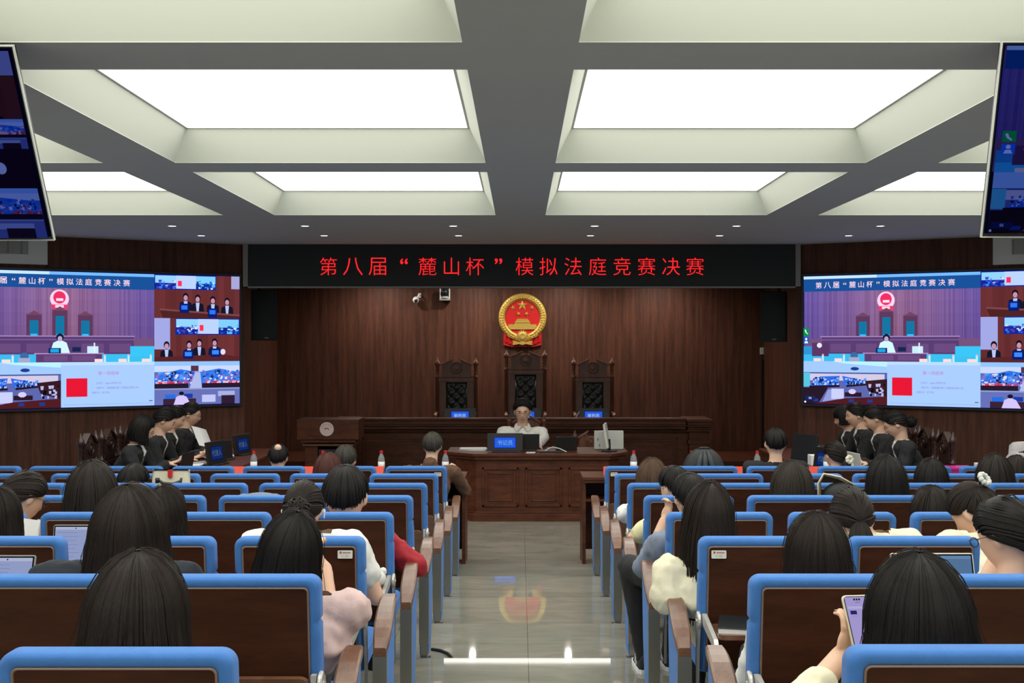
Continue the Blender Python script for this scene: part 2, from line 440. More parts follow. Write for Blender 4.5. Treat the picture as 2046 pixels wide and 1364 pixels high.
for i, x in enumerate((-2.2, -.73, .73, 2.2)):
    r, o = downlight(x, 17.55, CEIL-.001, 'downlight washing the wood wall above the judges, %s' % ['far left', 'centre left', 'centre right', 'far right'][i], 'stage wall downlights', WASH_W, 172)
    o.data.spot_blend = 1.0
r = empty('cove_light', (.1, 16.9, CEIL), 0, 'long flat light fitting in the stage ceiling behind the banner', 'ceiling light')
MB().bb(-1.27, 1.27, -.16, .16, -.03, 0).build('housing', M['white'], r); MB().bb(-1.24, 1.24, -.13, .13, -.034, -.031).build('diffuser', M['strip'], r)

# ------------------------------------------------------------ pictures on the screens
def plane_T(o, right, up):
    right = Vector(right).normalized(); up = Vector(up).normalized(); y = up.cross(right)
    m = Matrix((right, y, up)).transposed().to_4x4(); m.translation = Vector(o); return m
class Pic:
    def __init__(s, T, gain=1.0, tint=(1, 1, 1)):
        s.b = MB(); s.T = T; s.n = 0; s.g = gain; s.t = tint; s.rng = random.Random(3)
    def c(s, col):
        return tuple(lin(min(255, max(0, q)))*s.g*t for q, t in zip(col, s.t))+(1,)
    def y(s): s.n += 1; return -.0006-.00003*s.n
    def rect(s, u, v, w, h, col):
        y = s.y(); s.b.add([(u, y, -v), (u+w, y, -v), (u+w, y, -v-h), (u, y, -v-h)], [(0, 1, 2, 3)], 0, s.T, s.c(col))
    def poly(s, pts, col):
        y = s.y(); s.b.add([(u, y, -v) for u, v in pts], [tuple(range(len(pts)))], 0, s.T, s.c(col))
    def disc(s, u, v, ru, rv, col, n=20):
        s.poly([(u+ru*math.cos(2*math.pi*i/n), v+rv*math.sin(2*math.pi*i/n)) for i in range(n)], col)
    def txt(s, st, size, u, v, col, bold=.006):
        y = s.y(); vs, fs, w, h, x0, y0 = glyphs(st, bold); k = size/h
        fs2 = [f for f in fs if all(vs[i][2] > 0 for i in f)]
        s.b.add([((x-x0-w/2)*k+u, y, (yy-y0-h/2)*k-v) for x, yy, z in vs], fs2, 0, s.T, s.c(col))
    def speck(s, u, v, w, h, n, cols, a=.02, bb=.015):
        y = s.y()
        for i in range(n):
            x = u+s.rng.random()*w; z = v+s.rng.random()*h; du = a*(.5+s.rng.random()); dv = bb*(.5+s.rng.random()); yy = y-.000004*i
            x = min(x, u+w-du); z = min(z, v+h-dv)
            s.b.add([(x, yy, -z), (x+du, yy, -z), (x+du*.8, yy, -z-dv), (x+du*.1, yy, -z-dv)], [(0, 1, 2, 3)], 0, s.T, s.c(s.rng.choice(cols)))
        s.n += int(n*.15)+1
    def person(s, u, v, k, body=(22, 22, 40), shirt=(190, 200, 240), hair=(25, 18, 30), skin=(200, 150, 170)):
        s.poly([(u-.11*k, v+.30*k), (u-.09*k, v+.10*k), (u, v+.055*k), (u+.09*k, v+.10*k), (u+.11*k, v+.30*k)], body)
        s.poly([(u-.03*k, v+.07*k), (u+.03*k, v+.07*k), (u+.012*k, v+.25*k), (u-.012*k, v+.25*k)], shirt)
        s.disc(u, v, .045*k, .06*k, hair, 12); s.disc(u, v+.018*k, .032*k, .042*k, skin, 12)
def mini(p, u, v, w, h):
    p.rect(u, v, w, h, (20, 40, 150)); a = w/3
    p.rect(u+.01, v+.01, a, h*.5, (150, 215, 255)); p.speck(u+.01, v+h*.35, a, h*.6, 26, [(60, 130, 240), (230, 235, 255), (90, 60, 160), (40, 90, 220)], .03, .02)
    p.rect(u+a+.01, v+.008, a-.01, h-.02, (190, 215, 255)); p.rect(u+a+.03, v+h*.4, .045, h*.36, (255, 50, 90))
    p.rect(u+2*a, v+.01, a-.01, h*.5, (130, 210, 255)); p.speck(u+2*a, v+h*.35, a-.01, h*.6, 26, [(30, 110, 230), (210, 235, 255), (20, 60, 150), (90, 190, 240)], .03, .02)
def court_main(p, u0, v0, w, h):      # nominal 2.0 x 1.02
    X = lambda u: u0+u*w/2.0; Y = lambda v: v0+v*h/1.02
    q = w/2.0
    def rc(u, v, a, b_, c): p.rect(X(u), Y(v), a*w/2.0, b_*h/1.02, c)
    rc(0, 0, 2.0, 1.02, (118, 84, 122))
    for i in range(160):
        s_ = p.rng.randint(-9, 9); e = abs(i-84)/84
        for j in range(4): rc(i*.0125, .17+j*.145, .0128, .1455, (150+s_-e*44-j*3, 106+s_-e*20-j*3, 142+s_+e*18-j*4))
    rc(0, 0, .9, .034, (200, 235, 255)); rc(.86, 0, 1.14, .034, (120, 190, 250)); rc(0, .034, 2.0, .15, (26, 82, 150))
    us = [.18, .285, .385, .49, .58, .68, .78, .875, .975, 1.075, 1.175, 1.275, 1.38, 1.48, 1.585, 1.69]
    for ch, u in zip('第八届“麓山杯”模拟法庭竞赛决赛', us):
        p.txt(ch, (.075 if ch not in '“”' else .03)*h/1.02, X(u), Y(.11 if ch not in '“”' else .095), (255, 225, 235), .006)
    p.disc(X(.965), Y(.305), .10*q, .105*h/1.02, (255, 215, 235)); p.disc(X(.965), Y(.29), .066*q, .07*h/1.02, (240, 50, 100))
    rc(.93, .30, .075, .03, (255, 225, 235)); rc(.88, .37, .17, .05, (235, 60, 110)); rc(.92, .375, .09, .03, (255, 220, 230))
    for u, dv in ((.70, .02), (.97, -.03), (1.24, .02)):
        rc(u-.08, .46+dv, .16, .26-dv, (96, 58, 92)); p.poly([(X(u-.08), Y(.47+dv)), (X(u), Y(.42+dv)), (X(u+.08), Y(.47+dv))], (120, 70, 96))
        rc(u-.045, .53+dv, .09, .19-dv, (20, 120, 160)); rc(u-.035, .70, .07, .035, (60, 190, 250))
    rc(.22, .72, 1.55, .30, (90, 62, 112)); rc(.2, .72, 1.58, .012, (170, 140, 190)); rc(.2, .76, 1.58, .01, (130, 100, 150))
    for u in (.32, .62, 1.2, 1.5): rc(u, .81, .24, .1, (108, 76, 124))
    rc(0, .93, .76, .09, (60, 190, 235)); rc(1.32, .93, .68, .09, (60, 195, 235)); rc(1.73, .84, .27, .12, (60, 200, 240))
    rc(.10, .80, .2, .16, (92, 56, 100)); p.disc(X(.19), Y(.83), .03*q, .03*h/1.02, (235, 235, 255)); rc(0, .84, .1, .1, (50, 150, 210))
    p.disc(X(.97), Y(.74), .04*q, .045*h/1.02, (30, 25, 50)); p.poly([(X(.86), Y(.93)), (X(.90), Y(.80)), (X(.97), Y(.765)), (X(1.04), Y(.80)), (X(1.08), Y(.93))], (215, 250, 255))
    p.disc(X(.97), Y(.755), .024*q, .03*h/1.02, (190, 170, 200))
    rc(.72, .925, .70, .095, (96, 62, 112)); rc(.70, .915, .74, .014, (175, 145, 190)); rc(.80, .945, .25, .06, (112, 78, 126)); rc(1.10, .945, .25, .06, (112, 78, 126))
    rc(.85, .86, .13, .06, (18, 40, 100)); rc(.87, .87, .09, .04, (30, 170, 220)); rc(1.26, .84, .12, .08, (205, 240, 250)); rc(1.33, .80, .015, .12, (235, 245, 250)); rc(1.1, .85, .09, .05, (25, 40, 80))
    for u in (.12, .37, .55, 1.34, 1.6, 1.86): rc(u, .985, .09, .035, (255, 225, 215))
    for u in (.22, .47, 1.44, 1.70, 1.95): rc(u, .94, .022, .08, (200, 240, 255)); p.disc(X(u+.011), Y(.94), .008*q, .012, (255, 160, 170), 8)
    p.disc(X(.60), Y(.95), .045*q, .04*h/1.02, (60, 110, 160)); rc(.54, .97, .12, .05, (170, 170, 200))
def crowd(p, u, v, w, h, k=1.0):
    p.rect(u, v, w, h, (90, 110, 165)); p.rect(u, v, w, h*.12, (150, 200, 255)); p.rect(u, v+h*.10, w, h*.14, (205, 220, 255))
    p.rect(u+w*.42, v+h*.1, w*.09, h*.13, (90, 50, 70))
    p.poly([(u, v+h*.32), (u+w*.3, v+h*.18), (u+w*.5, v+h*.25), (u+w*.4, v+h*.55), (u, v+h*.55)], (50, 120, 225))
    p.poly([(u+w*.53, v+h*.25), (u+w*.75, v+h*.17), (u+w, v+h*.26), (u+w, v+h*.55), (u+w*.53, v+h*.55)], (50, 120, 225))
    p.speck(u, v+h*.22, w*.45, h*.3, int(120*k), [(35, 95, 215), (90, 160, 245), (25, 40, 90), (220, 225, 250), (60, 130, 235), (150, 110, 190)], .03, .022)
    p.speck(u+w*.55, v+h*.2, w*.45, h*.32, int(120*k), [(35, 95, 215), (90, 160, 245), (25, 40, 90), (220, 225, 250), (60, 130, 235), (150, 110, 190)], .03, .022)
    p.poly([(u+w*.47, v+h*.25), (u+w*.53, v+h*.25), (u+w*.55, v+h*.64), (u+w*.40, v+h*.64)], (180, 190, 230))
    p.speck(u, v+h*.47, w*.38, h*.04, 26, [(235, 60, 80), (255, 190, 200), (190, 60, 90)], .03, .02); p.speck(u+w*.56, v+h*.47, w*.44, h*.04, 26, [(235, 60, 80), (255, 190, 200), (190, 60, 90)], .03, .02)
    p.rect(u, v+h*.51, w*.39, h*.11, (40, 28, 48)); p.rect(u+w*.55, v+h*.51, w*.45, h*.11, (40, 28, 48)); p.rect(u, v+h*.62, w, h*.03, (150, 160, 205))
    p.rect(u, v+h*.65, w, h*.35, (105, 115, 180)); p.rect(u+w*.55, v+h*.78, w*.16, h*.17, (195, 200, 240)); p.rect(u+w*.74, v+h*.70, w*.2, h*.12, (170, 180, 220)); p.rect(u+w*.78, v+h*.80, w*.16, h*.2, (50, 30, 50))
    p.rect(u+w*.1, v+h*.86, w*.38, h*.14, (60, 35, 55)); p.rect(u+w*.12, v+h*.76, w*.12, h*.1, (40, 110, 220)); p.rect(u+w*.34, v+h*.75, w*.1, h*.1, (30, 60, 160))
    p.poly([(u+w*.22, v+h), (u+w*.25, v+h*.82), (u+w*.31, v+h*.77), (u+w*.37, v+h*.82), (u+w*.42, v+h)], (215, 200, 245)); p.disc(u+w*.31, v+h*.74, w*.03, h*.045, (25, 20, 40), 12)
def crowd2(p, u, v, w, h, icons=True):
    p.rect(u, v, w, h, (95, 105, 170)); p.rect(u, v, w, h*.28, (165, 205, 250)); p.disc(u+w*.62, v+h*.17, w*.05, h*.04, (30, 60, 140)); p.poly([(u+w*.35, v), (u+w, v), (u+w, v+h*.12), (u+w*.5, v+h*.05)], (190, 245, 255))
    p.rect(u, v+h*.26, w, h*.03, (70, 90, 150)); p.rect(u+w*.05, v+h*.29, w*.92, h*.16, (215, 205, 225)); p.rect(u, v+h*.27, w*.08, h*.33, (90, 200, 220))
    p.poly([(u+w*.08, v+h*.6), (u+w*.2, v+h*.36), (u+w*.44, v+h*.34), (u+w*.42, v+h*.56)], (50, 110, 225)); p.poly([(u+w*.47, v+h*.34), (u+w*.74, v+h*.44), (u+w*.8, v+h*.52), (u+w*.5, v+h*.56)], (50, 110, 225))
    p.speck(u+w*.1, v+h*.37, w*.33, h*.19, 80, [(35, 95, 215), (90, 160, 245), (25, 40, 90), (200, 210, 250)], .025, .02); p.speck(u+w*.5, v+h*.38, w*.26, h*.16, 60, [(35, 95, 215), (90, 160, 245), (25, 40, 90), (200, 210, 250)], .025, .02)
    p.poly([(u+w*.07, v+h*.58), (u+w*.44, v+h*.55), (u+w*.44, v+h*.6), (u+w*.07, v+h*.64)], (40, 24, 40)); p.poly([(u+w*.52, v+h*.55), (u+w*.82, v+h*.50), (u+w*.82, v+h*.54), (u+w*.52, v+h*.6)], (40, 24, 40))
    p.poly([(u, v+h*.62), (u+w*.3, v+h*.62), (u+w*.18, v+h), (u, v+h)], (40, 26, 40)); p.poly([(u+w*.3, v+h*.66), (u+w*.22, v+h), (u+w*.4, v+h), (u+w*.42, v+h*.66)], (150, 160, 215))
    p.rect(u+w*.34, v+h*.64, w*.15, h*.24, (205, 210, 250)); p.rect(u+w*.5, v+h*.72, w*.2, h*.1, (45, 25, 40)); p.disc(u+w*.59, v+h*.70, w*.045, h*.06, (220, 210, 245), 10)
    p.poly([(u+w*.1, v+h), (u+w*.5, v+h*.86), (u+w, v+h*.80), (u+w, v+h)], (82, 30, 34)); p.poly([(u+w*.74, v+h*.45), (u+w, v+h*.40), (u+w, v+h*.82), (u+w*.78, v+h*.68)], (54, 28, 36)); p.speck(u+w*.78, v+h*.5, w*.2, h*.3, 30, [(15, 12, 25), (190, 190, 230), (60, 30, 40)], .03, .03)
    for a in (.12, .55, .77): p.rect(u+w*a, v+h*.88, w*.06, h*.07, (35, 60, 140))
    if icons: p.rect(u+.02, v+h*.82, w*.12, h*.1, (25, 40, 90)); p.txt('88', h*.05, u+.02+w*.06, v+h*.87, (200, 210, 255)); p.disc(u+.02, v+h*.96, .012, .012, (255, 255, 255), 8)
def wing(p, u, v, w, h, flip, side):
    p.rect(u, v, w, h, (105, 46, 44))
    for i in range(16): s_ = p.rng.randint(-8, 8); p.rect(u+w*i/16, v, w/16, h, (106+s_, 48+s_*.6, 48+s_*.6))
    if not flip:
        p.rect(u+w*.9, v, w*.1, h*.3, (170, 170, 210)); mini(p, u, v, w*.72, h*.34)
        for i, a in enumerate((.36, .50, .68, .85)): p.person(u+w*a, v+h*(.50+.03*i), w*.75)
        p.poly([(u+w*.06, v+h*.80), (u+w, v+h*.92), (u+w, v+h), (u+w*.1, v+h)], (80, 36, 34)); p.poly([(u+w*.06, v+h*.78), (u+w, v+h*.90), (u+w, v+h*.94), (u+w*.06, v+h*.82)], (130, 70, 76))
        for a, c in ((.34, .74), (.67, .84)): p.rect(u+w*a-.05, v+h*c-.04, .11, .11, (10, 30, 110)); p.rect(u+w*a-.03, v+h*c-.02, .07, .05, (50, 120, 240))
    else:
        p.rect(u, v, w*.18, h*.72, (165, 170, 225)); mini(p, u+w*.24, v, w*.76, h*.38)
        for a, c in ((.14, .62), (.40, .60), (.52, .56), (.70, .55)): p.person(u+w*a, v+h*c, w*.75)
        p.poly([(u, v+h*.90), (u+w*.8, v+h*.84), (u+w, v+h*.9), (u+w, v+h), (u, v+h)], (90, 38, 40)); p.disc(u+w*.8, v+h*.78, .03, .035, (235, 225, 240), 12)
        for a, c in ((.38, .84), (.70, .80)): p.rect(u+w*a-.05, v+h*c-.05, .12, .10, (10, 30, 110)); p.rect(u+w*a-.03, v+h*c-.03, .08, .05, (60, 140, 250))
def slide(p, u, v, w, h):
    p.rect(u, v, w, h, (172, 208, 255)); p.rect(u, v, w, h*.07, (190, 225, 255)); p.rect(u+w*.03, v+h*.94, w*.95, .004, (140, 170, 220))
    p.rect(u+w*.055, v+h*.36, w*.22, h*.41, (235, 24, 52)); p.txt('第一场庭审', h*.085, u+w*.50, v+h*.25, (200, 110, 190), 0)
    p.txt('公诉方：pigeon改造计划', h*.055, u+w*.50, v+h*.475, (140, 120, 190), 0); p.txt('辩护方：向南端庄第二法庭会议室小队', h*.05, u+w*.60, v+h*.58, (140, 115, 190), 0)
    p.txt('辩护方：红于队', h*.05, u+w*.42, v+h*.685, (140, 115, 190), 0); p.rect(u+w*.94, v+h*.88, w*.04, h*.02, (90, 100, 140))
def grid(p, icons):
    court_main(p, 0, 0, 2.0, 1.02); wing(p, 2.0, 0, 1.0, .51, False, 0); wing(p, 2.0, .51, 1.0, .51, True, 0)
    crowd2(p, 0, 1.02, .98, .51, icons); slide(p, .98, 1.02, 1.02, .51); crowd(p, 2.0, 1.02, 1.0, .51)
    if icons:
        p.rect(0, .62, .065, .10, (0, 150, 70)); p.poly([(.015, .64), (.03, .64), (.032, .66), (.045, .685), (.055, .69), (.05, .70), (.02, .67)], (255, 255, 255))
        p.rect(0, .725, .065, .09, (30, 90, 190)); p.disc(.033, .755, .013, .016, (255, 255, 255), 10); p.poly([(.01, .805), (.02, .78), (.046, .78), (.056, .805)], (255, 255, 255))
def wallscreen(o, right, lab, icons):
    r = empty('video_wall', o, 0, lab, 'screen', 'angled wall screens')
    T = plane_T((0, 0, 0), right, (0, 0, 1))
    b = MB(); b.bb(-.035, 3.035, .0, .06, -1.53-.035, .035, 0, T); b.build('housing', M['black'], r, bevel=.004)
    p = Pic(T, 1.0, (1, 1, 1.08)); p.rect(-.01, -.01, 3.02, 1.55, (4, 10, 70)); grid(p, icons)
    p.b.build('picture', M['scr'], r, colattr=True)
nL = Vector((-DIR.y, DIR.x, 0)); nR = Vector((DIR.y, DIR.x, 0))
oL = Vector((PL.x, PL.y, 2.80))-DIR*3.0-nL*.062
d3 = Vector((D3.x, D3.y, 0)); oR = Vector((PR.x, PR.y, 2.80))-nR*.062+d3*.01
wallscreen(oL, DIR, 'large wall video screen left of the stage showing the courtroom feed', False)
wallscreen(oR, d3, 'large wall video screen right of the stage with green call icon', True)
# hanging televisions
def tv(pb, pt, w, left, lab):
    pb = Vector(pb); pt = Vector(pt); up = pt-pb; H = up.length
    o = pt if not left else pt-Vector((w, 0, 0))
    r = empty('television', o, 0, lab, 'television', 'televisions hung from the ceiling')
    T = plane_T((0, 0, 0), (1, 0, 0), up)
    b = MB(); b.bb(0, w, .001, .035, -H, 0, 0, T); b.bb(w*.25, w*.75, .045, .08, -H*.85, -H*.25, 0, T); b.build('housing', M['black'], r, bevel=.003)
    b = MB(); f = .005
    for q in ((-f, 0, -H-f, f), (w, w+f, -H-f, f)): b.bb(q[0], q[1], -.004, .010, q[2], q[3], 0, T)
    b.bb(0, w, -.004, .010, 0, f, 0, T); b.bb(0, w, -.004, .010, -H-f, -H, 0, T); b.build('bezel', M['lightgrey'], r)
    Ts = T @ Matrix.Translation((.012, 0, -.012)) @ Matrix.Diagonal((( w-.024)/3.0, 1, (H-.03)/1.53, 1))
    p = Pic(Ts, .17, (.55, .75, 1.9)); p.rect(-.01, -.01, 3.02, 1.55, (20, 20, 40))
    if left: court_main(p, 0, 0, 2.0, 1.02); wing(p, 1.0, .0, 2.0, .62, False, 0); crowd(p, 2.0, .53, 1.0, .24, .6); p.rect(1.0, .77, 2.0, .33, (40, 20, 40)); crowd(p, 1.4, 1.1, 1.6, .43); p.disc(2.72, .93, .05, .05, (235, 235, 255)); p.disc(2.3, .95, .05, .05, (80, 120, 255))
    else:
        court_main(p, 0, 0, 3.0, 1.02); crowd2(p, 0, 1.02, 1.6, .51); slide(p, 1.6, 1.02, 1.4, .51); p.rect(.04, .68, .12, .09, (0, 190, 90)); p.rect(.04, .785, .12, .09, (40, 120, 255)); p.disc(.10, .80+.01, .022, .018, (255, 255, 255), 10)
        p.poly([(.06, .705), (.085, .70), (.10, .73), (.13, .75), (.12, .76), (.08, .74)], (255, 255, 255)); p.poly([(.06, .865), (.075, .835), (.125, .835), (.14, .865)], (255, 255, 255))
    p.b.build('picture', M['scr'], r, colattr=True)
    b = MB(); c = T @ Vector((w/2, .06, -H*.4)); top = CEIL-r.location.z
    b.bb(c.x-.02, c.x+.02, c.y, c.y+.04, c.z, top); b.bb(c.x-.1, c.x+.1, c.y-.06, c.y+.1, top-.012, top); b.build('ceiling_mount', M['black'], r)
tv(W(107, 478, 5.0), W(25, 93, 4.6), 1.45, True, 'television hung from the ceiling at the left, tilted down')
tv(W(1962, 472, 4.8), (W(1962, 472, 4.8).x, 4.595, 3.185), 1.42, False, 'television hung from the ceiling at the right with green call icon')
# air outlets on the angled walls
def duct(p0, d, n, lab):
    r = empty('air_outlet', p0, 0, lab, 'air vent', 'air outlets over the wall screens')
    T = plane_T((0, 0, 0), d, (0, 0, 1))
    b = MB(); L = 1.5; s = -1 if n else 1
    x0, x1 = (-L, 0) if n else (0, L)
    b.bb(x0, x1, -.02, .0, -.31, 0, 0, T); b.build('frame', M['white'], r, bevel=.004)
    g0, g1 = (x0+.1, -.20) if n else (.20, x1-.1)
    b = MB(); b.bb(g0, g1, -.021, -.020, -.20, -.03, 0, T); b.build('opening', M['grey'], r)
    b = MB()
    for i in range(14): z = -.04-i*.0115; b.bb(g0, g1, -.026, -.0215, z-.004, z, 0, T)
    x = g0
    while x < g1: b.bb(x, x+.02, -.028, -.022, -.2, -.03, 1, T); x += .14
    b.build('louvre', [M['lightgrey'], M['grey']], r)
vl = Vector((-5.33, 12.97, 3.185)); duct(vl-nL*.004, DIR, True, 'white air outlet grille on the wood wall at the left')
vr = Vector((945*12.97/F, 12.97, 3.185)); a_ = PR+D3*((vr.x-PR.x)/D3.x); duct(Vector((a_.x, a_.y, 3.185))-nR*.004, d3, False, 'white air outlet grille on the wood wall at the right')
# ------------------------------------------------------------ stage furniture
def recess_panel(b, x0, x1, z0, z1, y, w=.022, d=.014, inner=.045):      # raised moulding round a sunk field, on a face looking to -y
    for a, c in ((0, d), (inner, d*.7)):
        X0, X1, Z0, Z1 = x0+a, x1-a, z0+a, z1-a; ww = w if a == 0 else w*.6
        b.bb(X0, X1, y-c, y, Z1-ww, Z1); b.bb(X0, X1, y-c, y, Z0, Z0+ww); b.bb(X0, X0+ww, y-c, y, Z0, Z1); b.bb(X1-ww, X1, y-c, y, Z0, Z1)
# platform
b = MB(); b.bb(-NX, NX, 16.75, BACK, 0, .28); struct(b.build('floor_platform', M['deskwood']))
# judges' bench
r = empty('judges_bench', (0, 16.0, 0), 0, 'long dark wood judges bench with stepped mouldings in front of the high chairs', 'bench')
b = MB(); b.bb(-2.58, 2.62, .06, .58, 0, .80); b.build('body', M['deskwood'], r)
b = MB(); b.bb(-2.30, 2.30, -.06, .16, .925, .96); b.bb(-2.30, 2.30, -.03, .14, .865, .925); b.bb(-2.30, 2.30, -.05, .62, .845, .865); b.bb(-2.30, 2.30, -.01, .60, .80, .845); b.bb(-2.30, 2.30, -.045, .05, .775, .79)
b.build('countertop', M['deskwood'], r, bevel=.006)
for x0, x1 in ((-2.62, -2.30), (2.30, 2.66)):
    b = MB()
    b.bb(x0, x1, -.10, .62, .905, .945); b.bb(x0+.01, x1-.01, -.07, .6, .86, .905); b.bb(x0, x1, -.09, .6, .84, .86); b.bb(x0+.02, x1-.02, -.04, .6, .80, .84); b.bb(x0, x1, -.08, .6, .775, .80); b.bb(x0+.04, x1-.04, -.02, .58, .02, .775); b.bb(x0+.02, x1-.02, -.05, .6, .60, .66)
    b.build('end_pedestal', M['deskwood'], r, bevel=.005)
b = MB()
for i in range(4):
    x0 = -2.2+i*1.13; recess_panel(b, x0, x0+1.0, .12, .68, .06)
b.bb(-2.3, 2.3, .03, .06, 0, .09); b.build('panel_moulding', M['deskwood'], r, bevel=.003)
# clerk's desk
r = empty('clerk_desk', (0, 12.86, 0), 0, 'panelled dark wood clerk desk with angled sides at the end of the aisle', 'desk')
def slab(b, pts, z0, z1):
    n = len(pts); b.add([(x, y, z0) for x, y in pts]+[(x, y, z1) for x, y in pts], [tuple(range(n)), tuple(range(n, 2*n))]+[(i, (i+1) % n, (i+1) % n+n, i+n) for i in range(n)])
b = MB(); slab(b, [(-.53, 0), (1.02, 0), (1.23, .27), (1.23, .85), (-.84, .85), (-.84, .27)], .725, .76); slab(b, [(-.51, .02), (1.0, .02), (1.20, .28), (1.20, .8), (-.81, .8), (-.81, .28)], .69, .725); b.build('desktop', M['deskwood'], r, bevel=.006)
b = MB(); slab(b, [(-.50, .07), (.99, .07), (1.12, .27), (1.12, .5), (-.74, .5), (-.74, .27)], .0, .69); slab(b, [(-.53, .03), (1.02, .03), (1.17, .25), (1.17, .5), (-.79, .5), (-.79, .25)], 0, .085); slab(b, [(-.51, .05), (1.0, .05), (1.15, .26), (1.15, .5), (-.77, .5), (-.77, .26)], .085, .105); b.build('body', M['deskwood'], r, bevel=.004)
b = MB()
for x0 in (-.43, .055, .54): recess_panel(b, x0, x0+.41, .16, .60, .07, .024, .016, .06)
b.build('panel_moulding', M['deskwood'], r, bevel=.003)
# lectern
r = empty('lectern', (-2.42, 14.5, 0), 0, 'dark wood lectern with round white emblem, left of the judges bench', 'lectern')
b = MB(); b.bb(-.40, .38, 0, .5, .78, 1.035); b.bb(-.36, .34, .03, .48, .74, .78); b.build('top_cabinet', M['deskwood'], r, bevel=.006)
b = MB(); b.bb(-.33, .31, .03, .46, .70, .722); b.build('shelf', M['armwood'], r)
b = MB(); b.bb(-.31, -.15, .08, .44, .0, .70); b.bb(.12, .29, .08, .44, .0, .70); b.bb(-.15, .12, .3, .44, 0, .7); b.bb(-.38, .36, .0, .5, 0, .07); b.build('column', M['deskwood'], r, bevel=.004)
b = MB(); b.bb(-.14, .11, .1, .3, .07, .65); b.build('equipment_rack', M['darkgreen'] if 'darkgreen' in M else M['blacksat'], r)
e = MB(); Te = Matrix.Translation((-.02, 0, .915)) @ Matrix.Rotation(R(90), 4, 'X')
e.lathe([(.0, 0), (.088, 0), (.088, .006), (.0, .006)], 36, 0, Te); em = e.build('round_sign', mat('sign_white', (.75, .62, .60, 1), .5), r)
e = MB(); Tm = Matrix.Translation((-.02, -.007, .915))
e.prism([(-.032, -.012), (-.022, .012), (-.012, .018), (0, .012), (.012, .018), (.022, .008), (.032, -.012), (.018, -.004), (.01, .004), (-.01, .004), (-.018, -.004)], -.002, 0, 0, Tm)
for i in range(9):
    a = R(20+i*17.5); e.box((.062*math.cos(a), -.001, .062*math.sin(a)), (.007, .002, .008), 0, Tm)
e.build('printed_mark', M['redink'], em)
# high-backed court chairs
def chair_post(h, m, r, x, y, ks=1):
    b = MB(); k = .030*ks
    b.lathe([(k, 0), (k, h-.30), (k*1.2, h-.29), (k*1.2, h-.27), (k*.6, h-.26), (k*1.05, h-.235), (k*.6, h-.21), (k*1.1, h-.19), (k*.6, h-.165), (k*1.15, h-.15), (k*.7, h-.13), (k*1.3, h-.11), (k*1.45, h-.085), (k*1.3, h-.06), (k*.6, h-.04), (k*.35, h-.015), (k*.1, h)], 14)
    return b.build('post', m, r, smooth=True, loc=(x, y, 0))
def court_chair(loc, rz, W_, H_, lab, grp, wd='chairwood'):
    r = empty('court_chair', loc, rz, lab, 'chair', grp); w = W_/2
    k = W_/.6; chair_post(H_, M[wd], r, -w, 0, k**.5); chair_post(H_, M[wd], r, w, 0, k**.5)
    b = MB(); z0 = H_-.27; e_ = .075*k
    b.prism([(-w+e_, z0-.02), (w-e_, z0-.02), (w-e_, z0+.155), (.07*k, z0+.235), (.07*k, z0+.19), (-.07*k, z0+.19), (-.07*k, z0+.235), (-w+e_, z0+.155)], -.018, .018)
    b.prism([(-w+e_*.7, z0+.150), (-.05*k, z0+.235), (-.05*k, z0+.262), (-w+e_*.7, z0+.178)], -.035, .03); b.prism([(w-e_*.7, z0+.150), (.05*k, z0+.235), (.05*k, z0+.262), (w-e_*.7, z0+.178)], -.035, .03)
    cr = b.build('crest', M[wd], r, bevel=.004)
    b = MB(); Tm = Matrix.Translation((0, -.018, z0+.12)) @ Matrix.Rotation(R(90), 4, 'X'); q = .095*k
    b.lathe([(0, 0), (q, 0), (q, .012), (q*.86, .016), (q*.78, .008), (q*.5, .008), (q*.42, .018), (q*.2, .02), (0, .02)], 28, 0, Tm)
    for a in range(5): b.box((q*.62*math.cos(a*1.256+.3), q*.62*math.sin(a*1.256+.3), .012), (q*.2, q*.2, .008), 0, Tm)
    b.build('carved_medallion', M[wd], cr)
    b = MB(); b.bb(-w+.02, w-.02, -.03, .02, z0-.085, z0-.03); b.bb(-w+.02, w-.02, -.012, .012, z0-.03, z0); b.build('cross_rail', M[wd], r, bevel=.004)
    b = MB(); b.bb(-w+.02, w-.02, -.012, .02, .42, z0-.08); b.build('back_panel', M[wd], r)
    p = w*.53; b = MB(); n, mrows = 21, 41; za, zb = .50, z0-.10
    vs = []
    for j in range(mrows):
        for i in range(n):
            x = -p+2*p*i/(n-1); z = za+(zb-za)*j/(mrows-1); u_ = (x/p)*2.0; v_ = (zb-z)/p*2.0
            t_ = abs(math.sin((u_+v_)*math.pi/2))*abs(math.sin((u_-v_)*math.pi/2)); t_ = t_**.5
            e = min(i, n-1-i, j, mrows-1-j)
            vs.append((x, -.014-.024*t_*(1 if e > 1 else .5 if e > 0 else 0), z))
    fs = [(j*n+i, j*n+i+1, (j+1)*n+i+1, (j+1)*n+i) for j in range(mrows-1) for i in range(n-1)]
    b.add(vs, fs); b.bb(-p-.006, p+.006, -.018, -.011, za-.006, zb+.006); b.build('leather_pad', M['leather'], r, smooth=True, bevel=0)
    b = MB(); b.bb(-w, w, -.50, .0, .38, .42); b.build('seat_rail', M[wd], r, bevel=.006)
    b = MB(); b.bb(-w+.02, w-.02, -.49, -.03, .42, .48); b.build('seat', M['leather'], r, bevel=.02)
    for x in (-w, w):
        b = MB(); b.tube([(x, -.02, .68), (x, -.3, .69), (x, -.46, .67), (x, -.5, .63)], [.022, .025, .03, .02], 10); b.tube([(x, -.44, .42), (x, -.44, .66)], .018, 10); b.build('armrest', M[wd], r, smooth=True)
        b = MB(); b.tube([(x, -.46, 0), (x, -.46, .40)], [.018, .026], 10); b.build('leg', M[wd], r, smooth=True)
    return r
J = 'high-backed judge chair'
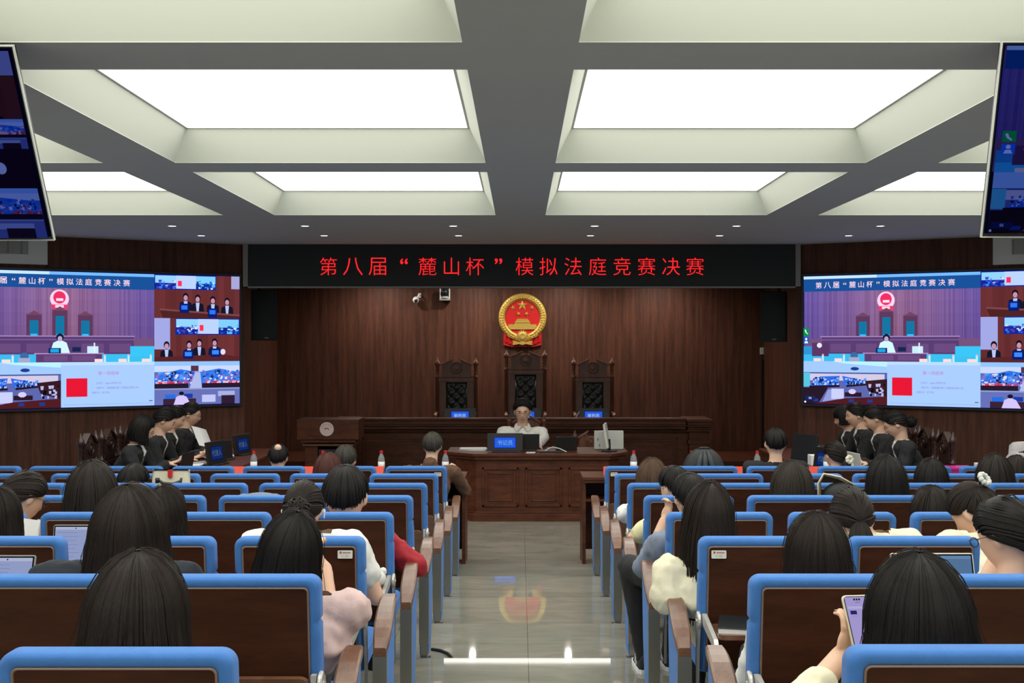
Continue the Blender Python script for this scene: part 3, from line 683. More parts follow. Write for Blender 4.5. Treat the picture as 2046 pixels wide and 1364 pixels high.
court_chair((-.955, 17.2, .28), 0, .57, 1.53-.03, 'dark carved high chair behind the bench, left of the tallest one', 'judges chairs')
court_chair((.075, 17.2, .28), 0, .57, 1.615, 'tallest dark carved high chair behind the middle of the bench', 'judges chairs')
court_chair((1.08, 17.2, .28), 0, .57, 1.53-.03, 'dark carved high chair behind the bench, right of the tallest one', 'judges chairs')
court_chair((.075, 14.35, 0), 0, .43, 1.11, 'dark wooden chair with turned knobs behind the clerk in white', 'judges chairs')
court_chair((.87, 14.2, 0), 0, .40, .93, 'low dark wooden chair behind the black monitor on the clerk desk', 'judges chairs')
# name displays
def display(loc, rz, w, h, st, lab, name='desk_display', inset=.25, cat='display', tilt=12, txcol=(180, 215, 255), grp='desk name displays', full=False, foot=True, gain=1):
    r = empty(name, loc, rz, lab, cat, grp)
    T = Matrix.Rotation(R(-tilt), 4, 'X')
    b = MB(); b.bb(-w/2, w/2, 0, .02, .012, h, 0, T); b.build('housing', M['black'], r, bevel=.004)
    b = MB(); b.bb(-w*.36, w*.36, -.05, .13, 0, .014); b.bb(-.03, .03, .03, .06, .0, h*.55); b.build('stand', M['black'], r, bevel=.004)
    if st is not None:
        p = Pic(T @ Matrix.Translation((-w/2, -.0008, h)), gain); iw = w*inset; ih = h*(.22 if not full else .2)
        p.rect(iw, ih, w-2*iw, h-2*ih, (10, 40, 235)); p.rect(iw+.006, ih+.006, w-2*iw-.012, h-2*ih-.012, (45, 105, 245))
        p.txt(st, min(h*.26, (w-2*iw)/3.6), w/2, h/2, txcol, .01)
        p.b.build('screen', M['scr2'], r, colattr=True)
    return r
zb = .96
for px, t, s in ((919, '审判员', 'left'), (1050, '审判长', 'middle'), (1186, '审判员', 'right')):
    x = (px-1040)*16.35/F
    display((x, 16.33, .865), 0, .45, .215, t, 'black name display with blue characters on the bench before the %s judge chair' % s, inset=.22)
b = MB(); b.tube([(1155-1040, 0, 0)], .001) if False else None
r_ = MB(); p0 = W(1150, 835, 16.3); p1 = W(1158, 822, 16.3); r_.tube([p0, (p0+p1)/2+Vector((.004, 0, .01)), p1], .006, 8); tag(r_.build('gooseneck_microphone', M['metal']), 'thin gooseneck microphone leaning beside the right bench display', 'microphone')
# clerk desk equipment
D0 = 12.86; zd = .76
display(((1009-1040)*13.05/F, 13.05, zd), 0, .405, .215, '书记员', 'black desk display with bright blue panel facing the aisle before the clerk', inset=.20, tilt=6, txcol=(120, 185, 255))
r = display(((1057-1040)*13.25/F, 13.25, zd), 0, .24, .19, None, 'plain black monitor back beside the blue clerk display', 'monitor', cat='monitor', tilt=-4, grp='clerk desk monitors')
def laptop(loc, rz, w, lab, pic=None, open_=100, col=None, grp='laptops on desks', scr_face=1):
    r = empty('laptop', loc, rz, lab, 'laptop', grp); d = w*.68; c = col or M['grey']
    b = MB(); b.bb(-w/2, w/2, -d, 0, 0, .012); b.build('keyboard_base', c, r, bevel=.003)
    b = MB(); b.bb(-w*.45, w*.45, -d*.5, -d*.06, .012, .0135); b.build('keys', M['black'], r)
    T = Matrix.Translation((0, 0, .01)) @ Matrix.Rotation(R(90-open_), 4, 'X')
    b = MB(); b.bb(-w/2, w/2, 0, .008, 0, d*.98, 0, T); b.build('lid', c, r, bevel=.003)
    p = Pic(T @ Matrix.Translation((-w/2, -.001, d*.98)), 1); p.rect(.008, .008, w-.016, d*.98-.016, (10, 12, 16)); p.rect(.014, .014, w-.028, d*.98-.03, (150, 165, 205))
    if pic == 'pie':
        u, v, q = w*.60, d*.84, w*.14; p.rect(.014, .014, w-.028, .02, (190, 200, 225))
        p.poly([(u+q*math.cos(a), v+q*math.sin(a)*.9) for a in [x*math.pi/12-math.pi/2 for x in range(13)]], (25, 45, 110)); p.poly([(u+q*math.cos(a), v+q*math.sin(a)*.9) for a in [x*math.pi/12+math.pi/2 for x in range(13)]], (190, 60, 60))
        for k in range(6): p.rect(w*(.2+.1*k), d*.2+.004*k, .012, .002, (90, 100, 140))
    else:
        for k in range(9): p.rect(w*.12, d*(.12+.085*k), w*(.5+.06*math.sin(k*5)), .0022, (110, 125, 175))
    p.b.build('screen', M['scr2'], r, colattr=True); return r
laptop(((1131-1040)*13.35/F, 13.2, zd), R(180), .24, 'black laptop seen from behind on the clerk desk', col=M['black'])
b = MB(); pts = [W(1088, 903, 13.0), W(1095, 896, 13.05), W(1105, 893, 13.1), W(1118, 896, 13.05), W(1132, 903, 13.0)]
for p in pts: p.z = max(p.z, zd+.008)
b.tube(pts, .007, 8); tag(b.build('cable', M['lightgrey'], smooth=True), 'pale looped cable on the clerk desk', 'cable')
b = MB(); b.bb(-.13, .13, -.045, .045, 0, .02); k = b.build('keyboard', M['black'], bevel=.004, loc=((1100-1040)*13.0/F, 13.0, zd)); tag(k, 'low black keyboard lying on the clerk desk', 'keyboard')
r = empty('monitor', ((1217-1040)*13.15/F, 13.15, zd), R(82), 'thin pale monitor seen edge-on on the clerk desk', 'monitor', 'clerk desk monitors')
T = Matrix.Rotation(R(-7), 4, 'Y')
b = MB(); b.bb(-.17, .17, -.012, .012, .05, .32, 0, Matrix.Rotation(R(-9), 4, 'X')); b.build('housing', M['lightgrey'], r, bevel=.003); b = MB(); b.lathe([(0, 0), (.09, 0), (.09, .012), (.02, .02), (.015, .14), (0, .14)], 24); b.build('stand', M['black'], r, smooth=False)
r = empty('document_case', ((1217-1040)*13.35/F, 13.38, zd), 0, 'off-white flat panel standing at the right end of the clerk desk', 'panel')
b = MB(); b.prism(rrect(.34, .215, .012, cz=.112), 0, .035); b.build('shell', M['lightgrey'], r, bevel=.003)
b = MB(); b.box((-.13, -.004, .12), (.006, .008, .03)); b.box((-.11, -.004, .05), (.008, .008, .02)); b.build('latch', M['black'], r)
for i, (px, py, w_, d_, lab) in enumerate(((945, 901, .30, .20, 'stack of white papers at the left end of the clerk desk'), (1060, 903, .10, .06, 'small crumpled tissue packet at the front of the clerk desk'))):
    y = 13.3 if i == 0 else 12.93
    b = MB()
    for k in range(4 if i == 0 else 2): b.box(((k % 2)*.006, 0, .004+k*.006), (w_, d_, .005), 0, Matrix.Rotation(R(3*k-4), 4, 'Z'))
    tag(b.build('paper_stack' if i == 0 else 'tissue_packet', M['paper'], loc=((px-1040)*y/F, y, zd)), lab, 'papers' if i == 0 else 'tissue')
# emblem on the stage wall
ex, ez = W(1044, 637, BACK).x, W(1044, 637, BACK).z
r = empty('wall_emblem', (ex, BACK-.01, ez), 0, 'round red and gold state emblem on the wood wall above the judge chairs', 'emblem')
q = BACK/F
b = MB(); Te = Matrix.Rotation(R(90), 4, 'X') @ Matrix.Translation((0, 0, .0))
b2 = Matrix.Translation((0, 0, 3*q)) @ Te
b.lathe([(0, 0), (37*q, 0), (37*q, .035), (0, .035)], 48, 0, b2); b.build('red_field', M['red'], r)
b = MB(); b.lathe([(34.5*q, .02), (35*q, .05), (38*q, .065), (44*q, .07), (47.5*q, .05), (48*q, 0), (34.5*q, 0)], 64, 0, b2)
for i in range(44):
    a = R(-60+i*300/43)+R(0); a = R(-65+i*(310/43.0))
    for rr in (38.5, 43.5):
        c = Vector((rr*q*math.cos(a), 0, rr*q*math.sin(a)+3*q)); c.y = -.066
        b.ell(c, (2.2*q, .014, 1.2*q), 8, 5, rot=Matrix.Rotation(-(a+R(60 if rr < 40 else 120)), 3, 'Y'))
b.build('wheat_ring', M['gold'], r, smooth=True)
def star(b, u, v, ro, rot=0, y=-.04):
    n = []
    for i in range(10):
        a = R(90+rot+i*36); rr = ro if i % 2 == 0 else ro*.40; n.append((u+rr*math.cos(a), v+rr*math.sin(a)))
    vs = [(x, y, z) for x, z in n]+[(u, y-.022, v)]; b.add(vs, [(i, (i+1) % 10, 10) for i in range(10)]); b.prism(n, -.034, y)
b = MB(); star(b, -.5*q, 27*q, 11*q); star(b, -19*q, 22*q, 5.6*q, 15); star(b, 18.5*q, 22*q, 5.6*q, -15); star(b, -8*q, 10*q, 5.4*q, 25); star(b, 8*q, 10*q, 5.4*q, -25)
b.build('stars', M['gold'], r)
b = MB()
for x0, x1, z0, z1 in ((-15, 15, -8, -5), (-13, 13, -5, -2.5), (-11, 11, -2, 0), (-16, 16, -11, -8.5), (-28, 28, -15, -11), (-30, 30, -17.5, -15), (-26, 26, -21, -17.5)):
    b.bb(x0*q, x1*q, -.05, -.03, z0*q, z1*q)
for i in range(9): b.bb((-12+i*3)*q-.004, (-12+i*3)*q+.004, -.056, -.05, -8*q, -5*q)
b.build('gate_relief', M['gold'], r)
b = MB(); Tg = Matrix.Translation((0, 0, -34*q)) @ Te
b.lathe([(0, .03), (9*q, .03), (9*q, .075), (5*q, .085), (0, .08)], 24, 0, Tg)
for i in range(14): a = i*math.pi/7; b.box((10*q*math.cos(a), 10*q*math.sin(a), .055), (3*q, 3*q, .03), 0, Tg @ Matrix.Rotation(0, 4, 'Z'))
b.prism([(-19*q, -52*q), (-19*q, -43*q), (-6*q, -46*q), (0, -44*q), (6*q, -46*q), (19*q, -43*q), (19*q, -52*q), (6*q, -50*q), (0, -52*q), (-6*q, -50*q)], -.07, -.03)
for s in (-1, 1): b.prism([(s*33*q, -24*q), (s*30*q, -34*q), (s*20*q, -39*q), (s*10*q, -40*q), (s*10*q, -36*q), (s*22*q, -33*q)], -.066, -.03)
b.build('gear_and_scroll', M['gold'], r)
b = MB()
for s in (-1, 1):
    n, rows = 16, 5; vs = []
    for j in range(rows):
        for i in range(n):
            t = i/(n-1); x = s*(3+(36-3)*t+2*(j/4))*q if True else 0; z = (-36+9*t*t-(j/4)*(20-4*t)+(1.2*math.sin(i*2.2) if j == 4 else 0))*q
            vs.append((x, -.03-.022*(.5+.5*math.sin(i*2.0+j*.3)), z))
    b.add(vs, [(j*n+i, j*n+i+1, (j+1)*n+i+1, (j+1)*n+i) for j in range(rows-1) for i in range(n-1)])
    o = len(vs)
b.prism([(-38*q, -26*q), (-38*q, -52*q), (-20*q, -56*q), (20*q, -56*q), (38*q, -52*q), (38*q, -26*q), (20*q, -33*q), (-20*q, -33*q)], -.028, 0)
b.build('red_drapery', M['red'], r)
# cameras on the wall
r = empty('ptz_camera', (W(890, 586, BACK).x, BACK-.12, W(890, 586, BACK).z), 0, 'dark swivel camera in pale yoke on the wood wall, nearer the emblem', 'camera')
b = MB(); b.bb(-.085, .085, -.05, .12, -.12, -.085); b.lathe([(0, -.085), (.07, -.085), (.06, -.05), (0, -.05)], 20); b.build('base', M['grey'], r, bevel=.005)
b = MB(); b.bb(-.082, -.062, -.04, .04, -.07, .07); b.bb(.062, .082, -.04, .04, -.07, .07); b.bb(-.082, .082, -.04, .04, -.086, -.068); b.build('yoke', M['lightgrey'], r, bevel=.008)
b = MB(); b.ell((0, 0, .01), (.06, .07, .075), 20, 12); b.build('camera_head', M['black'], r, smooth=True)
b = MB(); b.lathe([(.0, 0), (.035, 0), (.04, .02), (.0, .012)], 20, 0, Matrix.Translation((0, -.055, .01)) @ Matrix.Rotation(R(90), 4, 'X')); b.build('lens', M['leather'], r, smooth=True)
r = empty('security_camera', (W(832, 597, BACK).x, BACK-.1, W(832, 597, BACK).z), 0, 'small white surveillance camera on the wood wall, farther left', 'camera')
b = MB(); b.tube([(.05, .1, .06), (.05, .0, .06), (.03, -.03, .02)], [.02, .016, .016], 10); b.bb(.03, .075, .08, .1, .02, .09); b.build('bracket', M['white'], r, smooth=False)
b = MB(); b.ell((0, -.01, -.02), (.05, .06, .055), 18, 12); b.build('dome', M['white'], r, smooth=True); b = MB(); b.ell((.006, -.05, -.03), (.03, .025, .03), 14, 8); b.build('lens', M['black'], r, smooth=True)
b = MB(); b.bb(-.03, .03, -.02, 0, -.055, .055); tag(b.build('wall_switch', M['lightgrey'], bevel=.004, loc=(NX-.035, BACK-.001, W(1533, 701, BACK).z)), 'small white control box on the wood wall below the right loudspeaker', 'switch')
b = MB(); b.bb(-.012, .012, -.02, 0, 0, 1.75); tag(b.build('cable_conduit', M['black'], loc=(NX-.035, BACK-.001, .0)), 'thin dark conduit running down the wall below the control box', 'conduit')
# loudspeakers
def speaker(c, rz, tilt, lab):
    r = empty('loudspeaker', c, rz, lab, 'loudspeaker', 'loudspeakers beside the stage')
    T = Matrix.Rotation(R(tilt), 4, 'X')
    b = MB(); w, h, d = .17, .33, .17
    vs = [(-w, -d, -h), (w, -d, -h), (w*.7, d, -h), (-w*.7, d, -h), (-w, -d, h), (w, -d, h), (w*.7, d, h), (-w*.7, d, h)]
    b.add(vs, [(0, 1, 2, 3), (4, 5, 6, 7), (0, 1, 5, 4), (1, 2, 6, 5), (2, 3, 7, 6), (3, 0, 4, 7)], 0, T); b.build('cabinet', M['blacksat'], r, bevel=.01)
    b = MB(); n = 9; vs = []
    for i in range(n):
        a = -1+2*i/(n-1); x = a*w*.96; y = -d-.004-.03*(1-a*a)
        vs += [(x, y, -h*.96), (x, y, h*.96)]
    b.add(vs, [(2*i, 2*i+2, 2*i+3, 2*i+1) for i in range(n-1)], 0, T); b.build('grille', M['grille'], r, smooth=True)
    b = MB(); b.box((.02, -d-.036, -h*.9), (.05, .004, .014), 0, T); b.build('badge', M['grey'], r)
    b = MB(); b.tube([(0, d*.8, 0), (0, d+.10, .05), (0, d+.12, .05)], .02, 8); b.bb(-.02, .02, d+.05, d+.09, .0, CEIL-c[2]); b.build('bracket', M['black'], r)
speaker(((524-1040)*15.2/F, 15.2, CZ-(630-688)*15.2/F), R(22), 0, 'black loudspeaker hanging left of the stage beside the left screen')
speaker(((1550-1040)*15.2/F, 15.2, CZ-(633-688)*15.2/F), R(-24), 0, 'black loudspeaker hanging right of the stage, turned away')
# ------------------------------------------------------------ front tables of the audience, bottles, name cards
def longtable(x0, x1, lab):
    r = empty('front_table', ((x0+x1)/2, 10.07, 0), 0, lab, 'table', 'front row tables'); a = (x1-x0)/2-.004
    b = MB(); b.bb(-a, a, 0, .46, .79, .82); b.bb(-a+.01, a-.01, .01, .45, .765, .79); b.build('tabletop', M['deskwood'], r, bevel=.005)
    for s in (-1, 1):
        b = MB(); b.bb(s*a-(.03 if s > 0 else 0), s*a+(.03 if s < 0 else 0), .03, .44, 0, .765); b.build('side_panel', M['deskwood'], r)
    b = MB(); b.bb(-a+.03, a-.03, .05, .42, .60, .62); b.build('shelf', M['deskwood'], r)
    b = MB(); b.bb(-a+.03, a-.03, .40, .42, .12, .765); b.build('front_panel', M['deskwood'], r)
for i in range(2):
    o = ['at the aisle', 'second from the aisle', 'third from the aisle'][i]
    longtable(-.48-1.35*(i+1), -.48-1.35*i, 'dark wood front table left of the aisle, '+o)
    longtable(.539+1.35*i, .539+1.35*(i+1), 'dark wood front table right of the aisle, '+o)
ZTB = .82
def bottle(x, y, lab):
    r = empty('water_bottle', (x, y, ZTB), 0, lab, 'bottle', 'water bottles on the front tables')
    b = MB(); b.lathe([(.0, 0), (.024, 0), (.030, .006), (.030, .035), (.028, .04), (.030, .045), (.030, .125), (.024, .15), (.013, .172), (.0125, .185), (0, .185)], 24); b.build('bottle_body', M['pet'], r, smooth=True)
    b = MB(); b.lathe([(.0145, .178), (.0145, .203), (0, .203)], 20); b.build('cap', M['redcap'], r)
    b = MB(); b.lathe([(.0306, .035), (.0306, .105)], 24); b.lathe([(.0312, .05), (.0312, .075)], 10, 1, Matrix.Diagonal((.7, 1.0, 1, 1))); b.build('label', [M['paper'], mat('label_green', (.15, .45, .30, 1), .5)], r, smooth=True)
for px, s in ((507, 'before the balding man'), (645, 'behind the red-haired woman'), (762, 'near the man in brown, standing alone'), (890, 'to the right of the man in brown'), (1266, 'on the right table next to the aisle'), (1382, 'behind the black backpack'), (1513, 'left of the man in black'), (1652, 'left of the woman with cream hair flower')):
    bottle((px-1040)*10.38/F, 10.38, 'red-capped clear water bottle on front table, '+s)
def card(px, s, st='嘉宾'):
    r = empty('name_card', ((px-1040)*10.25/F, 10.25, ZTB), 0, 'folded red name card, '+s, 'name card', 'red name cards')
    b = MB(); b.add([(-.10, -.03, 0), (.10, -.03, 0), (.10, 0, .075), (-.10, 0, .075), (.10, .03, 0), (-.10, .03, 0)], [(0, 1, 2, 3), (3, 2, 4, 5)])
    o = b.build('card', M['redcard'], r); sm = o.modifiers.new('thickness', 'SOLIDIFY'); sm.thickness = .0015
    b = MB(); b.text(st, .045, (0, -.0025, .037), T=Matrix.Translation((0, -.017, .0)) @ Matrix.Rotation(R(-21), 4, 'X'), ext=.0008); b.build('lettering', M['redink'], r)
for px, s in ((480, 'left of the bottle before the balding man'), (612, 'right of the balding man'), (744, 'by the lone bottle near the man in brown'), (1228, 'at the aisle on the right'), (1342, 'left of the black backpack'), (1470, 'left of the man in black'), (1620, 'right of the man in black')): card(px, s)
# counsel tables and their things
def ctable(s, lab):
    r = empty('counsel_table', (s*3.03, 11.6, 0), 0, lab, 'table', 'counsel tables'); 
    b = MB(); b.bb(-.32, .32, -1.02, 1.5, .77, .80); b.bb(-.29, .29, -1.0, 1.47, .72, .77); b.build('tabletop', M['deskwood'], r, bevel=.006)
    b = MB(); x = -s*.27; b.bb(min(x, x-s*.02), max(x, x-s*.02), -.98, 1.45, 0, .72); b.build('front_panel', M['deskwood'], r)
    for y in (-.97, 1.40): b = MB(); b.bb(-.27, .27, y, y+.03, 0, .72); b.build('side_panel', M['deskwood'], r)
ctable(-1, 'long dark wood table before the four law students at the left'); ctable(1, 'long dark wood table before the four law students at the right')
for i in range(5):
    q = ['nearest the audience', 'second from the audience', 'third from the audience', 'fourth from the audience', 'farthest from the audience'][i]
    court_chair((-3.86, (10.28, 10.78, 11.28, 11.78, 12.28)[i], 0), R(90), .36, 1.20, 'dark carved chair along the left wall, '+q, 'counsel chairs', 'darkwood')
    court_chair((3.86, (10.45, 10.95, 11.42, 11.88, 12.34)[i], 0), R(-90), .36, 1.20, 'dark carved chair along the right wall, '+q, 'counsel chairs', 'darkwood')
r = empty('side_table', (3.95, 10.10, 0), 0, 'small dark side table carrying the magenta box at the right', 'table')
b = MB(); b.bb(-.38, .38, -.11, .11, .795, .82); b.build('tabletop', M['deskwood'], r, bevel=.003)
for x in (-.35, .35):
    b = MB(); b.bb(x-.015, x+.015, -.09, .09, 0, .795); b.build('side_panel', M['deskwood'], r)
ZC = .80
def cdisp(px, Y, rz, w, h, lab, pic=True):
    display(((px-1040)*Y/F, Y, ZC), rz, w, h, '代理人' if pic else None, lab, inset=.2, tilt=8, grp='counsel table displays', gain=.2)
cdisp(436, 11.3, R(76), .36, .235, 'black display with blue screen on left table before the students, nearer one')
cdisp(488, 12.3, R(74), .34, .225, 'black display with blue screen on left table, farther one')
cdisp(452, 11.75, R(76), .30, .20, 'plain black monitor between the two blue displays on left table', False)
laptop(((370-1040)*10.62/F, 10.62, ZC), R(262), .27, 'black laptop facing the nearest student at the left', col=M['black'])
cdisp(1641, 10.75, R(-74), .32, .22, 'black display with dark blue screen on right table')
cdisp(1603, 11.6, R(-62), .36, .28, 'large black monitor on right table behind the man in black', False)
laptop(((1712-1040)*10.6/F, 10.6, ZC), R(98), .27, 'silver laptop under the hands of the nearest student at the right', col=M['lightgrey'])
b = MB(); b.box((0, 0, .01), (.26, .36, .012)); b.box((.02, .03, .02), (.21, .30, .008), 0, Matrix.Rotation(R(12), 4, 'Z')); tag(b.build('paper_stack', M['paper'], loc=((405-1040)*11.3/F-.1, 11.25, ZC)), 'white papers spread on the left table before the students', 'papers')
b = MB(); b.ell((0, 0, .018), (.03, .055, .02), 12, 8); tag(b.build('computer_mouse', M['paper'], smooth=True, loc=((462-1040)*12.0/F, 12.0, ZC)), 'white computer mouse on the left table between the displays', 'mouse')
b = MB(); b.box((0, 0, .05), (.2, .14, .10)); tag(b.build('tissue_box', M['paper'], bevel=.005, loc=(2.93, 11.28, ZC)), 'white tissue box on the right table behind the dark monitor', 'box')
b = MB(); b.bb(-.13, .13, -.1, .1, 0, .085); b.bb(-.135, .135, -.105, .105, .065, .09); tag(b.build('gift_box', M['magenta'], bevel=.004, loc=((1912-1040)*10.1/F, 10.1, .82)), 'flat magenta box on the small side table at the right', 'box')
b = MB(); b.bb(-.06, .06, -.03, .03, 0, .12); tag(b.build('paper_box', M['paper'], bevel=.004, loc=((1962-1040)*10.12/F, 10.12, .82)), 'small white box right of the magenta box on the side table', 'box')
# ------------------------------------------------------------ auditorium chairs
CH = .925                 # height of the backrest top over its tread
def chair_meshes():
    P = {}
    def keep(k, o): P[k] = o.data; bpy.data.objects.remove(o)
    # backrest upholstery: outline loops with a sunk rear field; leaning slightly, seam notch .14 below the top
    w, top, bot, r = .505, CH, .40, .034
    def ylean(z): return (top-z)*.12
    def outline(inset, n=6):
        pts = []; W2 = w/2-inset; rr = max(r-inset*.6, .01); zt = top-inset
        for k in range(n+1):
            a = R(90*k/n); pts.append((W2-rr+rr*math.cos(a), zt-rr+rr*math.sin(a)))
        for k in range(n+1):
            a = R(90+90*k/n); pts.append((-W2+rr+rr*math.cos(a), zt-rr+rr*math.sin(a)))
        zs = [top-.10, top-.13, top-.14, top-.15, top-.18, top-.3, bot]
        q = [(-W2+(.007 if abs(z-(top-.14)) < 1e-6 and inset < .02 else 0), z) for z in zs]
        return [(-x, z) for x, z in reversed(q)]+pts+q
    b = MB(); rings = []
    for ins, y in ((.040, .006), (.034, -.004), (.028, -.010), (.012, -.012), (.002, -.004), (0, .012), (0, .05), (.006, .064), (.02, .072)):
        rings.append([(x, y+ylean(z), z) for x, z in outline(ins)])
    b.loft(rings, 0, None, cap=True); keep('backrest', b.build('backrest', M['blue'], smooth=True))
    b = MB(); rings = []
    for ins, y in ((.031, .0), (.031, -.0115), (.034, -.0135)): rings.append([(x, y+ylean(z), z) for x, z in outline(ins)])
    b.loft(rings, 0, None, cap=False)
    rings = []
    for ins, y in ((.034, -.0135), (.0355, -.0128), (.037, -.0105)): rings.append([(x, y+ylean(z), z) for x, z in outline(ins)])
    b.loft(rings, 0, None, cap=False); keep('edge_trim', b.build('edge_trim', M['edge'], smooth=False))
    b = MB(); o = outline(.0365); n = len(o); seg = [(x, -.0105+ylean(z), z) for x, z in o]
    half = n//2; fs = []
    for i in range(half-1): fs.append((i, i+1, n-2-i, n-1-i))
    b.add(seg, fs); b.add([(x, y+.012, z) for x, y, z in seg], [tuple(reversed(f)) for f in fs]); keep('back_panel', b.build('back_panel', M['seatwood']))
    b = MB(); b.prism(rrect(.47, .10, .03, cz=0), 0, .44); keep('seat_down', b.build('seat', M['blue'], smooth=False, bevel=0))
    # arm, panel, post
    b = MB(); n = 9; rings = []
    for i in range(n):
        t = i/(n-1); y = -.10+.33*t; z = .525+.135*math.sin(t*math.pi/2)**.9; th = .034-.006*t; wd = (.024, .031, .034, .035, .035, .034, .033, .032, .029)[i]
        rings.append([(x*wd, y, z+dz) for x, dz in ((-1, -th), (-1, -.006), (-.8, 0), (.8, 0), (1, -.006), (1, -th))])
    b.loft(rings); keep('armrest', b.build('armrest', M['armwood'], smooth=False))
    b = MB(); rings = []
    for i in range(9):
        t = i/8; y = -.085+.30*t; z = .49+.135*math.sin(t*math.pi/2)**.9; yb = -.085+.17*t
        rings.append([(-.024, y, z), (.024, y, z), (.026, (y+yb)/2, .30), (.024, yb, .06), (-.024, yb, .06), (-.026, (y+yb)/2, .30)])
    b.loft(rings); keep('side_panel', b.build('side_panel', M['blue']))
    b = MB(); b.bb(-.027, .027, -.10, -.082, .12, .492); b.bb(-.020, .020, -.098, -.084, .0, .12); keep('steel_post', b.build('steel_post', M['steel'], bevel=0))
    b = MB(); b.bb(-.027, .027, -.115, .07, 0, .012); b.add([(-.018, -.108, .012), (.018, -.108, .012), (.018, -.07, .012), (-.018, -.07, .012), (-.012, -.095, .06), (.012, -.095, .06), (.012, -.08, .06), (-.012, -.08, .06)], [(0, 1, 5, 4), (1, 2, 6, 5), (2, 3, 7, 6), (3, 0, 4, 7), (4, 5, 6, 7)]); keep('foot_plate', b.build('foot_plate', M['chrome']))
    # writing tablets
    b = MB(); b.prism(rrect(.45, .25, .03), -.009, .009, T=Matrix.Translation((0, -.155, .60)) @ Matrix.Rotation(R(90-4), 4, 'X')); keep('tablet_open', b.build('writing_tablet', M['armwood'], bevel=.002))
    b = MB(); b.prism(rrect(.45, .25, .03), -.009, .009, T=Matrix.Translation((0, .022, .50)) @ Matrix.Rotation(R(12), 4, 'X')); keep('tablet_shut', b.build('writing_tablet', M['armwood'], bevel=.002))
    def bracket(open_, s):
        b = MB(); x = s*.236
        if open_:
            b.prism([(-.28, .565), (-.285, .585), (-.27, .60), (-.02, .635), (.01, .63), (.01, .60), (-.02, .59)], -.008, .008, T=Matrix.Translation((x, 0, 0)) @ Matrix.Rotation(R(90), 4, 'Z'))
            b.prism([(-.11, .545), (-.13, .575), (-.02, .60), (.02, .58), (.0, .555)], -.006, .006, T=Matrix.Translation((x-s*.018, 0, 0)) @ Matrix.Rotation(R(90), 4, 'Z'))
        else:
            b.bb(x-.008, x+.008, -.012, .012, .38, .63)
        T = Matrix.Translation((x+s*.018, .02, .60)) @ Matrix.Rotation(R(90), 4, 'Y')
        b.lathe([(0, -.007), (.032, -.007), (.036, -.003), (.036, .003), (.032, .007), (0, .007)], 20, 0, T)
        b.lathe([(0, -.011), (.006, -.011), (.006, .011), (0, .011)], 8, 0, T)
        b.prism([(-.01, .60), (.045, .60), (.055, .50), (.06, .20), (.045, .20), (.02, .50)], -.005, .005, T=Matrix.Translation((x+s*.018, 0, 0)) @ Matrix.Rotation(R(90), 4, 'Z'))
        return b
    for s_ in (-1, 1):
        keep('bracket_open%d' % s_, bracket(True, s_).build('tablet_bracket', M['metal'])); keep('bracket_shut%d' % s_, bracket(False, s_).build('tablet_bracket', M['metal']))
    # seats
    def cushion(T):
        b = MB(); rings = []
        for ins, z in ((.03, 0), (.008, .004), (0, .02), (0, .075), (.01, .09), (.035, .098)):
            rings.append([(x, y, z) for x, y in rrect(.46-2*ins, .44-2*ins, .05, 4)])
        b.loft(rings, 0, T); return b
    keep('seat_down', cushion(Matrix.Translation((0, .42, .34))).build('seat', M['blue'], smooth=False))
    keep('seat_up', cushion(Matrix.Translation((0, .30, .52)) @ Matrix.Rotation(R(-78), 4, 'X')).build('seat', M['blue'], smooth=False))
    b = MB(); b.prism(rrect(.046, .025, .003), -.002, 0); keep('label_plate', b.build('label_plate', M['lightgrey']))
    b = MB(); b.bb(-.017, -.011, -.0026, -.002, .003, .009)
    for i in range(6): b.bb(-.007+i*.0042, -.0042+i*.0042, -.0026, -.002, .0035, .0075)
    keep('lm1', b.build('x', M['redink']))
    b = MB(); b.bb(-.011, -.004, -.0026, -.002, -.0025, -.001); b.bb(0, .011, -.0026, -.002, -.003, -.0008); b.bb(-.011, -.004, -.0026, -.002, -.0075, -.006); b.bb(0, .011, -.0026, -.002, -.008, -.0055); keep('lm2', b.build('x', M['faintink']))
    return P
CM = chair_meshes()
OCC = set()
CHAIRS = {}
ordn = ['first', 'second', 'third', 'fourth', 'fifth', 'sixth', 'seventh', 'eighth']
def child(mesh, parent, loc=(0, 0, 0), name=None, rot=None, scale=None):
    o = bpy.data.objects.new(name or mesh.name, mesh); COL.objects.link(o); o.parent = parent; o.location = loc
    if rot: o.rotation_euler = rot
    if scale: o.scale = scale
    return o
